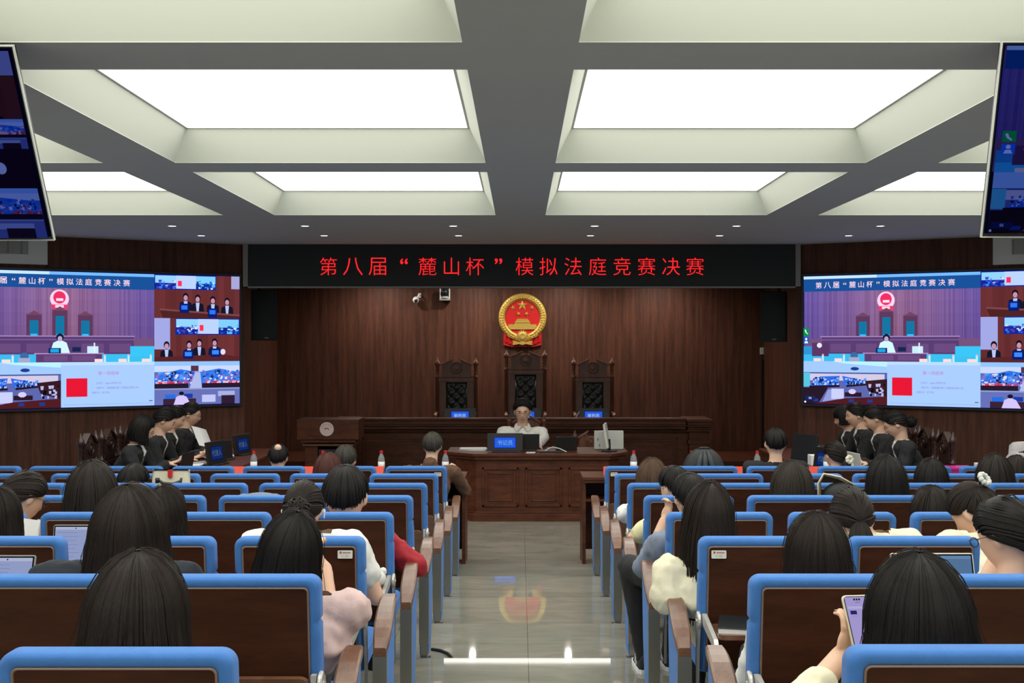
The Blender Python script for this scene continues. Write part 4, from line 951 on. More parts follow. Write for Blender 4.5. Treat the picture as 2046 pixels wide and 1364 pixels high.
def place_chair(side, k, c, opened, occupied, plate):
    y = ROWY[k]; x = (-.8585-.585*c-(.012 if k == 0 else 0)) if side < 0 else (.9475+.585*c+(.010 if k == 0 else 0))
    sw = 'left' if side < 0 else 'right'
    rowname = ordn[7-k]+' row from the stage'
    seat = 'aisle seat' if c == 0 else '%s seat from the aisle' % ordn[c]
    r = empty('auditorium_chair', (x, y, zrow(k)), 0, 'blue-edged dark wood chair, %s block, %s, %s' % (sw, rowname, seat), 'chair', 'auditorium chairs')
    child(CM['backrest'], r, name='backrest'); child(CM['back_panel'], r, name='back_panel'); child(CM['edge_trim'], r, name='edge_trim')
    child(CM['seat_down' if occupied else 'seat_up'], r, name='seat')
    t = child(CM['tablet_open' if opened else 'tablet_shut'], r, name='writing_tablet'); [child(CM[('bracket_open%d' if opened else 'bracket_shut%d') % s_], r, name='tablet_bracket') for s_ in (-1, 1)]
    a = (.3245 if c == 0 else .2925)*(-side)
    sc = (1, 1, 1) if c == 0 else (.75, 1, 1)
    child(CM['armrest'], r, (a, 0, 0), 'armrest', scale=sc); child(CM['side_panel'], r, (a, 0, 0), 'side_panel', scale=sc)
    child(CM['steel_post'], r, (a, 0, 0), 'steel_post', scale=sc); child(CM['foot_plate'], r, (a, 0, 0), 'foot_plate', scale=sc)
    if plate:
        px = (.252-.072)*(-side); pz = CH-.062
        p = child(CM['label_plate'], r, (px, -.014+.004, pz), 'label_plate', rot=(R(-3), 0, 0), scale=(1.25, 1, 1.25)); p['label'] = 'small white printed plate'
        child(CM['lm1'], p, (0, 0, 0), 'printing'); child(CM['lm2'], p, (0, 0, 0), 'printing')
    if k == 0: r.scale = (1, 1, .987 if side < 0 else .993)
    CHAIRS[(side, k, c)] = r
    return r
NL = [1, 2, 3, 4, 4, 5, 6, 7]; NR = [1, 2, 3, 3, 4, 5, 6, 6]
OPEN = {(-1, 2, 0), (-1, 3, 0), (1, 2, 0), (1, 3, 0), (1, 1, 0), (-1, 4, 0), (-1, 2, 1), (-1, 2, 2), (-1, 3, 3), (1, 2, 1)}
# ------------------------------------------------------------ people
UP = Vector((0, 0, 1))
def headmesh(b, T, s=1.0):
    n, k = 36, 26; vs = []
    g = lambda x, z, cx, cz, sx, sz: math.exp(-((x-cx)/sx)**2-((z-cz)/sz)**2)
    rings = []
    for i in range(k+1):
        a = math.pi*i/k; ring = []
        for j in range(n):
            t = 2*math.pi*j/n; q = max(math.sin(a), .03)
            x = .074*q*math.cos(t); y = .093*q*math.sin(t); z = -.115*math.cos(a)
            if z < 0: x *= 1-.30*(-z/.115)**1.6; y = y*(1-.10*(-z/.115)**2)+(.012*(-z/.115)**2)
            if y > 0:
                f = y/.093
                y -= .009*f*(g(x, z, .030, .010, .017, .012)+g(x, z, -.030, .010, .017, .012))
                y += .006*f*g(x, z, 0, .030, .05, .010)
                y += .022*f*(g(x, z, 0, -.022, .011, .013)+.55*g(x, z, 0, .0, .007, .020))
                y += .005*f*g(x, z, 0, -.056, .022, .010)+.008*f*g(x, z, 0, -.095, .022, .015)
                y += .004*f*(g(x, z, .042, -.02, .02, .02)+g(x, z, -.042, -.02, .02, .02))
                y -= .004*f*g(x, z, 0, -.073, .03, .006)
            ring.append((x*s, y*s, z*s))
        rings.append(ring)
    b.loft(rings, 0, T)
    for sx in (-1, 1): b.ell((sx*.078*s, -.008*s, -.004*s), (.010*s, .017*s, .031*s), 10, 8, 0, T, Matrix.Rotation(R(sx*-14), 3, 'Z'))
def hand(b, p, d, n, curl=.5, s=1.0, thumb=1, spread=0.0):
    """p wrist, d along the hand, n palm normal"""
    p = Vector(p); d = Vector(d).normalized(); n = Vector(n); n = (n-d*n.dot(d)).normalized(); a = d.cross(n)
    c = p+d*.045*s
    q = Matrix((a, d, n)).transposed()
    b.ell(c, (.040*s, .052*s, .016*s), 12, 8, rot=q)
    for i, (o, L) in enumerate(((-.030, .062), (-.010, .074), (.010, .070), (.028, .055))):
        base = p+d*.082*s+a*o*s; dd = (d+a*o*spread*12).normalized(); pts = [base]; cur = dd
        for j, f in enumerate((.45, .32, .23)):
            cur = Matrix.Rotation(-curl*(.7+.5*j), 3, a) @ cur if True else cur
            pts.append(pts[-1]+cur*L*f*s)
        for j in range(3): b.caps(pts[j], pts[j+1], (.0088-.0008*j)*s, (.0080-.0008*j)*s, 8)
    t0 = p+d*.025*s+a*(-.034*thumb)*s; t1 = t0+(d*.6-a*.6*thumb+n*.4).normalized()*.034*s; t2 = t1+(d*.9-a*.1*thumb+n*.4).normalized()*.028*s
    b.caps(t0, t1, .012*s, .0105*s, 8); b.caps(t1, t2, .0105*s, .0085*s, 8)

def path_hair(kind, phi, s, rad, L, flare, part=0.0):
    pass
def hair_mesh(spec, Mh, name='hair', far=False):
    """long, bob, short, updo. Mh: head frame (local x right, y face, z up) -> world"""
    kind = spec['hair']; L = spec.get('len', .3); vol = spec.get('vol', 1.0); fl = spec.get('flare', .05)
    rng = random.Random(spec.get('seed', 1)); b = MB()
    upd = kind in ('pony', 'bun', 'highpony')
    a, bb, c = ((.0835, .102, .126) if upd else (.0850, .102, .124) if kind in ('short', 'bald') else (.0885, .106, .128)); a, bb, c = a*vol, bb*vol, c*vol
    oz = -.002
    cd = Vector((spec.get('part', 0)*.3, -.30, .95)).normalized()
    e1 = Vector((1, 0, 0)); e1 = (e1-cd*e1.dot(cd)).normalized(); e2 = cd.cross(e1)
    def dirv(phi, th): return cd*math.cos(th)+(e1*math.cos(phi)+e2*math.sin(phi))*math.sin(th)
    def surf(d, k=0.0):
        r = 1/math.sqrt((d.x/(a+k))**2+(d.y/(bb+k))**2+(d.z/(c+k))**2); return Vector((d.x*r, d.y*r, d.z*r+oz))
    rotw = Mh.to_3x3(); o = Mh.translation
    dn = Vector((0, 0, -1))
    def hairline(phi):                      # polar angle where hair stops on the skull
        d90 = dirv(phi, R(80)); az = math.degrees(math.atan2(d90.x, d90.y)); az = abs(az)    # 0 = face, 180 = back
        if kind in ('short', 'bald'): pts = ((0, spec.get('fh', 68)), (35, spec.get('fh', 68)+3), (58, 78), (75, 82), (95, 75), (116, 90), (140, 102), (180, 106))
        elif kind in ('pony', 'bun', 'highpony'): pts = ((0, 66), (35, 69), (58, 82), (78, 86), (98, 79), (116, 94), (140, 106), (180, 112))
        elif kind == 'bangs': pts = ((0, 92), (35, 92), (50, 96), (62, 200), (180, 200))
        else: pts = ((0, 64), (38, 72), (50, 88), (60, 200), (180, 200))
        for (x0, y0), (x1, y1) in zip(pts, pts[1:]):
            if x0 <= az <= x1: return R(y0+(y1-y0)*(az-x0)/(x1-x0)), az
        return R(pts[-1][1]), az
    falls = kind in ('long', 'bob', 'bangs')
    def strand(phi, N, k=0.0, cut=1.0, wob=0.0, ph=0.0):
        he, az = hairline(phi); out = []
        if falls and he > R(150):
            th_d = R(84) if az > 110 else R(96)
            ns = int(N*.5)
            for i in range(ns+1):
                th = th_d*i/ns*1.0+R(3)*(1-i/ns); p = surf(dirv(phi, th), k); out.append(o+rotw @ p)
            last = out[-1]; nrm = (rotw @ dirv(phi, th_d)); nrm.z = 0; nrm = nrm.normalized() if nrm.length > 0 else Vector((0, -1, 0))
            tang = (out[-1]-out[-2]).normalized(); step = L*cut/(N-ns)
            sidef = abs((rotw @ Vector((1, 0, 0))).dot(nrm))
            p = last.copy()
            for i in range(1, N-ns+1):
                t = i/(N-ns); dr = (tang*(1-t)**2+dn*(1-(1-t)**2))
                if kind == 'bob': oc = nrm*(fl*(1-2.2*t))*.5
                else: oc = nrm*fl*(.35+.65*sidef)*(1-.3*t)
                dr = (dr+oc*3.0*.35).normalized(); p = p+dr*step
                q = p+Vector((math.sin(ph+t*5)*wob, math.cos(ph*2+t*4)*wob, 0)); out.append(q)
        else:
            for i in range(N+1):
                th = R(3)+(he*cut-R(3))*i/N; out.append(o+rotw @ surf(dirv(phi, th), k+( .006*math.sin(math.pi*i/N) if kind == 'short' else 0)-( .010*(i/N)**4)))
        return out
    NP, NS = (56, 14) if not far else (36, 10)
    if falls or kind in ('short', 'bald'):
        jit = [rng.random() for _ in range(NP)]
        rows = []
        for j in range(NP):
            phi = 2*math.pi*j/NP; rows.append(strand(phi, NS, -.003+.0022*math.sin(j*2.9)+.0015*jit[j], .97))
        vs = [p for r_ in rows for p in r_]; n = NS+1
        fs = []
        for j in range(NP):
            k = (j+1) % NP
            for i in range(NS):
                A, B = rows[j][i+1], rows[k][i+1]
                if (A-B).length > .10 and i > 2: continue
                fs.append((j*n+i, k*n+i, k*n+i+1, j*n+i+1))
        b.add(vs, fs)
        cnt = spec.get('strands', 850 if not far else 240)
        for q in range(cnt):
            phi = rng.random()*2*math.pi
            if kind == 'bald':
                pass
            N = 12 if not far else 8
            pts = strand(phi, N, .001+rng.random()*.003, .86+.17*rng.random() if falls else .92+.1*rng.random(), .004*(kind != 'short')*rng.random(), rng.random()*6)
            wd = (.0012+.0024*rng.random())*(1.6 if far else 1)
            if kind in ('short', 'bald'):
                sw = rng.uniform(-.012, .012); sv = rng.uniform(-.002, .006)
                pts = [p+(rotw @ Vector((sw*(i_/N)**2, 0, 0)))+(p-o).normalized()*sv*(i_/N) for i_, p in enumerate(pts)]
            ribbon(b, pts, wd, o, .0018)
        if falls:
            for q in range(46 if not far else 16):
                phi = rng.random()*2*math.pi; pts = strand(phi, 10, .003+rng.random()*.010, .8+.24*rng.random(), .010, rng.random()*6)
                ribbon(b, pts, .0006 if not far else .001, o, .0008)
    else:
        gz = {'pony': spec.get('gz', -.055), 'bun': spec.get('gz', .0), 'highpony': .075}[kind]; gy = {'pony': -.115, 'bun': -.118, 'highpony': -.085}[kind]
        G = Vector((spec.get('gx', 0), gy*vol, gz)); Gd = G.normalized()
        def ust(phi, N, k, t0=0.0):
            he, az = hairline(phi); h = dirv(phi, he); out = []
            for i in range(N+1):
                t = t0+(1-t0)*i/N; d = (h*(1-t)+Gd*t)
                if d.length < .05: d = Gd.copy()
                # great-circle: lift over the skull
                d = d.normalized()
                if h.dot(Gd) < -.3: d = (d+Vector((0, 0, .8))*math.sin(math.pi*t)*(-h.dot(Gd))).normalized()
                out.append(o+rotw @ surf(d, k))
            return out
        rows = [ust(2*math.pi*j/NP, NS, -.004+.0025*math.sin(j*2.7)) for j in range(NP)]
        n = NS+1; b.add([p for r_ in rows for p in r_], [(j*n+i, ((j+1) % NP)*n+i, ((j+1) % NP)*n+i+1, j*n+i+1) for j in range(NP) for i in range(NS)])
        # full cap underneath so no scalp shows
        rows = []
        for j in range(NP):
            phi = 2*math.pi*j/NP; he, az = hairline(phi)
            rows.append([o+rotw @ surf(dirv(phi, R(2)+(he-R(2))*i/8), -.0035) for i in range(9)])
        b.add([p for r_ in rows for p in r_], [(j*9+i, ((j+1) % NP)*9+i, ((j+1) % NP)*9+i+1, j*9+i+1) for j in range(NP) for i in range(8)])
        for q in range(spec.get('strands', 420 if not far else 170)):
            ribbon(b, ust(rng.random()*2*math.pi, 10, .0005+.0045*rng.random()), (.0012+.0024*rng.random())*(1.5 if far else 1), o, .0022)
        Gw = o+rotw @ surf(Gd, .0)
        back = rotw @ Vector((spec.get('gx', 0)*4, -1, 0)); back.z = 0; back.normalize()
        if kind in ('pony', 'highpony'):
            for q in range(130 if not far else 60):
                aa = rng.random()*6.28; rr = rng.random()**.5; N = 10; pts = []
                off = Vector((math.cos(aa), math.sin(aa)*.5, 0))
                tl = L*(.85+.2*rng.random())
                for i in range(N+1):
                    t = i/N; bulge = .018+.030*math.sin(math.pi*min(t*1.15, 1))**.8*(1.15-t*.5)
                    out_ = (.035 if kind == 'pony' else .07)*math.sin(math.pi*min(t, .6))
                    pts.append(Gw+back*(out_)+dn*tl*(t**1.15 if kind == 'highpony' else t)+off*rr*bulge*spec.get('tail', 1.0))
                ribbon(b, pts, .0025+.002*rng.random(), Gw+dn*.1-back*.05, .002)
            rings = []
            for i in range(9):
                t = i/8; out_ = (.035 if kind == 'pony' else .07)*math.sin(math.pi*min(t, .6)); ctr = Gw+back*out_+dn*L*.9*(t**1.15 if kind == 'highpony' else t)
                rr = (.015+.028*math.sin(math.pi*min(t*1.1, 1)))*spec.get('tail', 1.0)*(1 if i < 8 else .3)
                rings.append([ctr+Vector((math.cos(z*.785)*rr, math.sin(z*.785)*rr*.6, 0)) for z in range(8)])
            b.loft(rings)
        else:
            ctr = Gw+back*.022
            b.ell(ctr, (.042, .030, .036), 14, 10)
            for q in range(110):
                aa = rng.random()*6.28; tl = .3+rng.random()*1.6; pts = []
                ax = Vector((rng.uniform(-1, 1), rng.uniform(-.6, .6), rng.uniform(-1, 1))).normalized(); u = ax.orthogonal().normalized(); v = ax.cross(u)
                for i in range(9):
                    t = aa+i*.3*tl; rr = .043+.006*math.sin(i)
                    pts.append(ctr+(u*math.cos(t)+v*math.sin(t))*rr)
                ribbon(b, pts, .0035, ctr, .002)
            for q in range(8):
                pts = [ctr]; dd = Vector((rng.uniform(-1, 1), -.4, rng.uniform(-.6, 1))).normalized()
                for i in range(5): dd = (dd+dn*.25).normalized(); pts.append(pts[-1]+dd*.018)
                ribbon(b, pts, .003, ctr, .002)
    return b
def ribbon(b, pts, wd, ctr, lift):
    n = len(pts); vs = []
    for i, p in enumerate(pts):
        t = (pts[min(i+1, n-1)]-pts[max(i-1, 0)]); t = t.normalized() if t.length > 0 else UP
        c = Vector((ctr.x, ctr.y, min(p.z, ctr.z+.08))) if p.z < ctr.z else ctr
        out = (p-c); out = out-t*out.dot(t); out = out.normalized() if out.length > 1e-5 else Vector((0, -1, 0))
        s = t.cross(out); w_ = wd*(1 if 0 < i < n-1 else .35)
        vs += [p-s*w_-out*.001, p+out*lift, p+s*w_-out*.001]
    fs = []
    for i in range(n-1): fs += [(3*i, 3*i+1, 3*i+4, 3*i+3), (3*i+1, 3*i+2, 3*i+5, 3*i+4)]
    b.add(vs, fs)

PEND = []
def body_parts(sp):
    """joints of a seated person; sp: head centre H, facing yaw (deg, 0 = towards the stage), hip"""
    H = Vector(sp['H']); yaw = R(sp.get('byaw', sp.get('yaw', 0)*.15)); Fw = Vector((-math.sin(yaw), math.cos(yaw), 0)); Rt = Vector((Fw.y, -Fw.x, 0))
    lean = sp.get('lean', .05); sh = sp.get('sh', .17); s = sp.get('s', 1.0)
    neck = H-UP*sp.get('nz', .175)-Fw*(.030+lean*.2)+Rt*sp.get('nx', 0)
    chest = neck-UP*.16-Fw*(.015+lean*.4)
    hip = Vector(sp['hip']); mid = (chest+hip)/2+Fw*-.015
    J = dict(F=Fw, R=Rt, neck=neck, chest=chest, hip=hip, mid=mid, H=H)
    for nm_, q in (('l', -1), ('r', 1)):
        S_ = neck+Rt*q*sh-UP*.045
        J['s'+nm_] = S_
        hnd = sp.get('hand_'+nm_); 
        hnd = Vector(hnd) if hnd is not None else hip+Fw*.33+Rt*q*.08+UP*.10
        el = sp.get('elb_'+nm_)
        if el is None:
            m_ = (S_+hnd)/2; D = (hnd-S_).length; arm = .27; hgt = math.sqrt(max(arm*arm-(D/2)**2, .0004))
            dr = (Rt*q*.45-UP*1.0-Fw*.25); ax = (hnd-S_).normalized(); dr = (dr-ax*dr.dot(ax)).normalized(); el = m_+dr*hgt
        J['e'+nm_] = Vector(el); J['h'+nm_] = hnd
        kn = sp.get('knee_'+nm_); kn = Vector(kn) if kn is not None else hip+Fw*.42+Rt*q*.10-UP*.0
        ft = sp.get('foot_'+nm_); ft = Vector(ft) if ft is not None else Vector((kn.x, kn.y, sp['floor']+.07))+Fw*.02
        J['k'+nm_] = kn; J['f'+nm_] = ft
    return J
def tor(b, J, g):
    q = Matrix((J['R'], J['F'], UP)).transposed(); n = J['neck']; c = J['chest']; h = J['hip']; m = J['mid']
    stations = [(n+UP*.015, .052, .052), (n-UP*.020, .095, .062), (n-UP*.055, .150, .078), ((n+c)/2-UP*.02, .165, .092), (c, .165, .100), (m, .150, .098), (h+UP*.06, .165, .115), (h-UP*.02, .170, .125), (h-UP*.075, .14, .11)]
    rings = []
    for ctr, rx, ry in stations: rings.append([ctr+J['R']*(rx+g)*math.cos(a*math.pi/9)+J['F']*(ry+g)*math.sin(a*math.pi/9) for a in range(18)])
    b.loft(rings)
def limbs(b, J, g, upto=2, which='lr', puff=0, frac=1.0):
    for q in which:
        S_, E, Hn = J['s'+q], J['e'+q], J['h'+q]
        b.caps(J['neck']-UP*.05, S_, .05+g, .050+g); b.caps(S_, E, .050+g+puff*.5, .036+g+puff*.5)
        if upto >= 2:
            e2 = E+(Hn-E)*frac; b.caps(E, e2, .036+g+puff*.5, .026+g+(.006 if frac >= 1 else .01)+puff*.2)
        elif upto == 1.0: pass
def halfsleeve(b, J, g, f=.55):
    for q in 'lr':
        S_, E = J['s'+q], J['e'+q]; b.caps(J['neck']-UP*.05, S_, .052+g, .052+g); b.caps(S_, S_+(E-S_)*f, .052+g, .050+g)
def legs(b, J, g):
    for q in 'lr':
        hp = J['hip']+J['R']*(.085 if q == 'r' else -.085); b.caps(hp, J['k'+q], .082+g, .058+g); b.caps(J['k'+q], J['f'+q], .056+g, .036+g)
def person(sp):
    """builds body, clothes and hair meshes; remeshed in one go at the end"""
    gs = sp.get('gs', 1.0); o_ = Vector((sp['hip'][0], sp['hip'][1], sp['floor']))
    if gs != 1.0:
        for q in ('H', 'hip', 'hand_l', 'hand_r', 'elb_l', 'elb_r', 'knee_l', 'knee_r', 'foot_l', 'foot_r'):
            if sp.get(q) is not None: sp[q] = o_+(Vector(sp[q])-o_)/gs
    H = Vector(sp['H']); root = empty('person', o_, 0, sp['label'], 'person', sp.get('group')); root.scale = (gs,)*3
    J = body_parts(sp)
    yaw = R(sp.get('yaw', 0)); pit = R(sp.get('pitch', 12)); rol = R(sp.get('roll', 0)); hs = sp.get('hs', 1.0)
    Mh = Matrix.Translation(H) @ Matrix.Rotation(yaw, 4, 'Z') @ Matrix.Rotation(rol, 4, 'Y') @ Matrix.Rotation(-pit, 4, 'X')
    Mg = Mh @ Matrix.Diagonal((hs, hs, hs, 1))
    b = MB(); headmesh(b, Mh, hs)
    jaw = Mh @ Vector((0, -.015, -.05)); b.caps(jaw, J['neck']-UP*.03, .050, .058, 14)
    tor(b, J, 0); limbs(b, J, 0); legs(b, J, 0)
    for q in 'lr':
        d = sp.get('hdir_'+q); d = Vector(d) if d is not None else (J['h'+q]-J['e'+q]).normalized()*.8+J['F']*.3-UP*.15
        n = sp.get('hn_'+q); n = Vector(n) if n is not None else -UP
        hand(b, J['h'+q], d, n, sp.get('curl', .35), .95, 1 if q == 'r' else -1)
        b.caps(J['f'+q], J['f'+q]+J['F']*.13-UP*.03, .036, .028)
    PEND.append((root, 'body', b, sp.get('vox', .010), M['skin'], None, sp, Mh, 3))
    top = sp.get('top', 'white'); g = .014
    b = MB(); tor(b, J, g)
    sl = sp.get('sleeve', 'long')
    if sl == 'long': limbs(b, J, g, 2, puff=sp.get('puff', 0), frac=sp.get('frac', .93))
    if sl == 'long' and sp.get('puff', 0) > .01:
        for q in 'lr':
            S_, E = J['s'+q], J['e'+q]; b.caps(S_+(E-S_)*.2, E+(E-S_)*.02, .060, .050+sp['puff'], 14)
    elif sl == 'half': halfsleeve(b, J, g)
    if sp.get('hood'):
        b.ell(J['neck']-J['F']*.085-UP*.03, (.11, .05, .06), 16, 10, rot=Matrix((J['R'], J['F'], UP)).transposed())
    if sp.get('collar'): b.caps(J['neck']+UP*.03-J['F']*.01, J['neck']-UP*.04, .066, .085, 16)
    PEND.append((root, 'jacket' if sp.get('suit') else sp.get('topname', 'shirt'), b, .011, C[top], 'neck', sp, J, 4))
    if sp.get('suit'):
        b = MB(); tor(b, J, .007); b.caps(J['neck']+UP*.03, J['neck']-UP*.05, .060, .070, 16)
        for q in 'lr':
            e = J['e'+q]; h = J['h'+q]; b.caps(e+(h-e)*.72, e+(h-e)*.97, .036, .037, 12)
        PEND.append((root, 'blouse', b, .008, C['white'], 'inner', sp, J, 2))
    b = MB(); legs(b, J, .012); q_ = J['hip']; b.ell(q_, (.175, .135, .10), 16, 10, rot=Matrix((J['R'], J['F'], UP)).transposed())
    PEND.append((root, 'trousers', b, .014, C[sp.get('legs', 'black')], None, sp, J, 3))
    for q in 'lr':
        f = J['f'+q]; b = MB(); T = Matrix((J['R'], J['F'], UP)).transposed().to_4x4(); T.translation = Vector((f.x, f.y, sp['floor']))
        rings = []
        for y, w_, h_ in ((-.075, .022, .05), (-.06, .036, .075), (0, .040, .082), (.06, .043, .062), (.12, .045, .045), (.165, .034, .034), (.18, .012, .022)):
            rings.append([(w_*math.cos(a*math.pi/6), y, .022+max(0, h_*math.sin(a*math.pi/6)) if a <= 6 else .022) for a in range(12)])
        b.loft(rings, 0, T)
        so = MB(); so.loft([[(w_*1.08, y, 0), (w_*1.08, y, .022), (-w_*1.08, y, .022), (-w_*1.08, y, 0)] for y, w_ in ((-.08, .022), (-.06, .038), (0, .042), (.06, .045), (.12, .047), (.17, .036), (.187, .012))], 0, T)
        loc = root.location; 
        if sp.get('shoes'):
            for k in range(3): b.add([(-.03, .055-k*.022, .082+k*.006), (.03, .055-k*.022, .082+k*.006), (.03, .045-k*.022, .086+k*.006), (-.03, .045-k*.022, .086+k*.006)], [(0, 1, 2, 3)], 1, T)
            for sx in (-1, 1): b.box((sx*.041, .02, .05), (.008, .012, .05), 1, T @ Matrix.Rotation(R(20), 4, 'X')); b.box((sx*.041, .05, .045), (.008, .012, .045), 1, T @ Matrix.Rotation(R(20), 4, 'X'))
        o = b.build('shoe', [C[sp.get('shoecol', 'black')], M['paper']], root); shift(o, loc)
        so_ = so.build('sole', M['paper'] if sp.get('shoes') else C['black'], o)
        shift(so_, loc)
    if sp['hair'] != 'none':
        hb = hair_mesh(sp, Mh, far=sp.get('far', False))
        o = hb.build('hair', M[sp.get('hcol', 'h_black')], root, smooth=True); shift(o, root.location)
        if sp.get('tie'):
            b = MB(); g_ = {'pony': Vector((sp.get('gx', 0), -.122*sp.get('vol', 1)**.5, sp.get('gz', -.055))), 'bun': Vector((0, -.12, .0)), 'highpony': Vector((0, -.10, .085))}.get(sp['hair'], Vector((0, -.1, 0)))
            if sp['tie'] == 'flower':
                for k in range(7): a = k*.9; b.ell((g_.x+.022*math.cos(a), g_.y-.02, g_.z+.022*math.sin(a)), (.020, .014, .018), 8, 6, 0, Mg)
                b.ell((g_.x+.02, g_.y-.02, g_.z-.05), (.012, .010, .035), 8, 6, 0, Mg)
            else:
                for k in range(10): a = k*.628; b.ell((g_.x+.022*math.cos(a), g_.y-.012, g_.z+.022*math.sin(a)), (.010, .012, .010), 8, 6, 0, Mg)
            shift(b.build('hair_tie', M[sp.get('tiecol', 'cream')], o, smooth=True), root.location)
    if sp.get('glasses'):
        b = MB()
        for sx in (-1, 1):
            pts = [(sx*.031+.021*math.cos(a*.5236), .101, .004+.0145*math.sin(a*.5236)) for a in range(13)]
            b.tube(pts, .0009 if sp.get('face') else .0018, 6, 0, Mg); b.tube([(sx*.054, .102, .012), (sx*.078, .06, .010), (sx*.083, .0, .006)], .0012, 6, 0, Mg)
        b.tube([(-.010, .106, .010), (.010, .106, .010)], .0016, 6, 0, Mg); shift(b.build('glasses', M['black'], root), root.location)
    if sp.get('earbuds'):
        for sx in (-1, 1):
            b = MB(); b.ell((sx*.089, .002, -.008), (.008, .009, .010), 10, 8, 0, Mg); b.caps((sx*.092, .004, -.012), (sx*.090, .012, -.034), .0035, .003, 8, 0, Mg); shift(b.build('earbud', M['paper'], root, smooth=True), root.location)
    sp['root'] = root; sp['J'] = J; sp['Mh'] = Mh
    return root
def shift(o, loc):
    me = o.data; n = len(me.vertices); a = np.empty(n*3, 'f'); me.vertices.foreach_get('co', a); a = a.reshape(-1, 3)-np.array(loc, 'f'); me.vertices.foreach_set('co', a.ravel()); me.update()
def finish_people():
    objs = []
    for root, name, b, vox, m, mode, sp, extra, sm in PEND:
        me = bpy.data.meshes.new(name); me.from_pydata(b.v, [], b.f)
        import bmesh
        bm = bmesh.new(); bm.from_mesh(me); bmesh.ops.recalc_face_normals(bm, faces=bm.faces); bm.to_mesh(me); bm.free()
        o = bpy.data.objects.new('tmp', me); COL.objects.link(o)
        r = o.modifiers.new('r', 'REMESH'); r.mode = 'VOXEL'; r.voxel_size = vox
        s = o.modifiers.new('s', 'SMOOTH'); s.factor = .5; s.iterations = sm
        objs.append(o)
    dg = bpy.context.evaluated_depsgraph_get(); dg.update()
    import bmesh
    for o, (root, name, b, vox, m, mode, sp, ex, sm) in zip(objs, PEND):
        me = bpy.data.meshes.new_from_object(o.evaluated_get(dg)); me.name = name
        bpy.data.objects.remove(o)
        me.materials.clear(); me.materials.append(m)
        bm = bmesh.new(); bm.from_mesh(me)
        if mode == 'neck' or mode == 'inner':
            J = ex; n = J['neck']; kill = []
            hr = .062 if mode == 'neck' else .05
            for f in bm.faces:
                c = f.calc_center_median(); d = c-n
                hh = math.hypot(d.x, d.y)
                if sp.get('suit'):
                    if mode == 'inner' and d.z > .016: kill.append(f); continue
                elif d.z > .008 and hh < .12 and not sp.get('collar') and not sp.get('hood'): kill.append(f); continue
                if sp.get('suit') and mode == 'neck':
                    fr = d.dot(J['F']); rt = d.dot(J['R']); dz = -d.z
                    if fr > .035 and dz < .21 and abs(rt) < .036*(1-dz/.22)+.003: kill.append(f)
            bmesh.ops.delete(bm, geom=kill, context='FACES')
        if name == 'trousers' or mode == 'neck':
            pass
        if name != 'body':
            from mathutils import noise
            am = (.0065 if sp.get('puff', 0) < .01 else .0085) if name != 'trousers' else .004
            bm.normal_update()
            for v in bm.verts:
                p = v.co; d_ = noise.noise(Vector((p.x*17, p.y*17, p.z*11+7)))+.6*noise.noise(Vector((p.x*34+p.z*9, p.y*30, p.z*24)))
                rg = 1-abs(noise.noise(Vector((p.x*26+3, p.y*26, p.z*16))))*2; v.co = p+v.normal*(d_*am+(rg-.5)*am*.8)
        for f in bm.faces: f.smooth = True
        bm.to_mesh(me); bm.free()
        if name == 'body' and sp.get('face', False):
            Mh = ex; me.materials.append(M['lash']); me.materials.append(M['lip']); q = MB()
            for sx in (-1, 1):
                q.ell((sx*.030, .0850, .005), (.0120, .004, .0022), 10, 6, 1, Mh); q.ell((sx*.031, .088, .027), (.016, .005, .0028), 10, 6, 1, Mh, Matrix.Rotation(R(sx*6), 3, 'Y'))
            q.ell((0, .0915, -.054), (.017, .005, .0042), 12, 6, 2, Mh)
            bm = bmesh.new(); bm.from_mesh(me); base = [bm.verts.new(v) for v in q.v]
            for f, mi in zip(q.f, q.m):
                ff = bm.faces.new([base[i] for i in f]); ff.material_index = mi; ff.smooth = True
            bm.to_mesh(me); bm.free()
        ob = bpy.data.objects.new(name, me); COL.objects.link(ob); ob.parent = root
        shift(ob, root.location)
# ------------------------------------------------------------ the audience
PL_ = []
def aud(row, px, ty, wpx, label, dy=.32, **k):
    Y = ROWY[row]+dy; side = -1 if px < 1040 else 1
    vol = min(1.38, max(.94, wpx*Y/F/.188)); k.setdefault('vol', vol)
    x = (px-1040)*Y/F; zt = CZ-(ty-688)*Y/F
    if k.get('hair') == 'none': k['vol'] = 1
    hs = k.setdefault('hs', k['vol']*.985 if k.get('hair') in ('pony', 'bun', 'highpony', 'short', 'bald') else min(1.12, max(.98, 1+(vol-1)*.35)))
    H = Vector((x, Y, zt-.128*k['vol']-.002+(.012 if k.get('hair') in ('pony', 'bun') else 0)))
    base = .8585 if side < 0 else .9425
    c = max(0, round((abs(x)-base)/.585)); sx = side*(base+.585*c)
    sx = sx*.6+x*.4
    fl = zrow(row)
    k.update(H=H, hip=(sx, ROWY[row]+.27, fl+.50), floor=fl, label=label)
    k.setdefault('far', row >= 3); k.setdefault('seed', int(px*7+ty)); k['group'] = 'audience'
    k.setdefault('nx', (sx-x)*.25)
    k.setdefault('sh', .155)
    OCC.add((side, row, c)); PL_.append(k); return k
A = -1
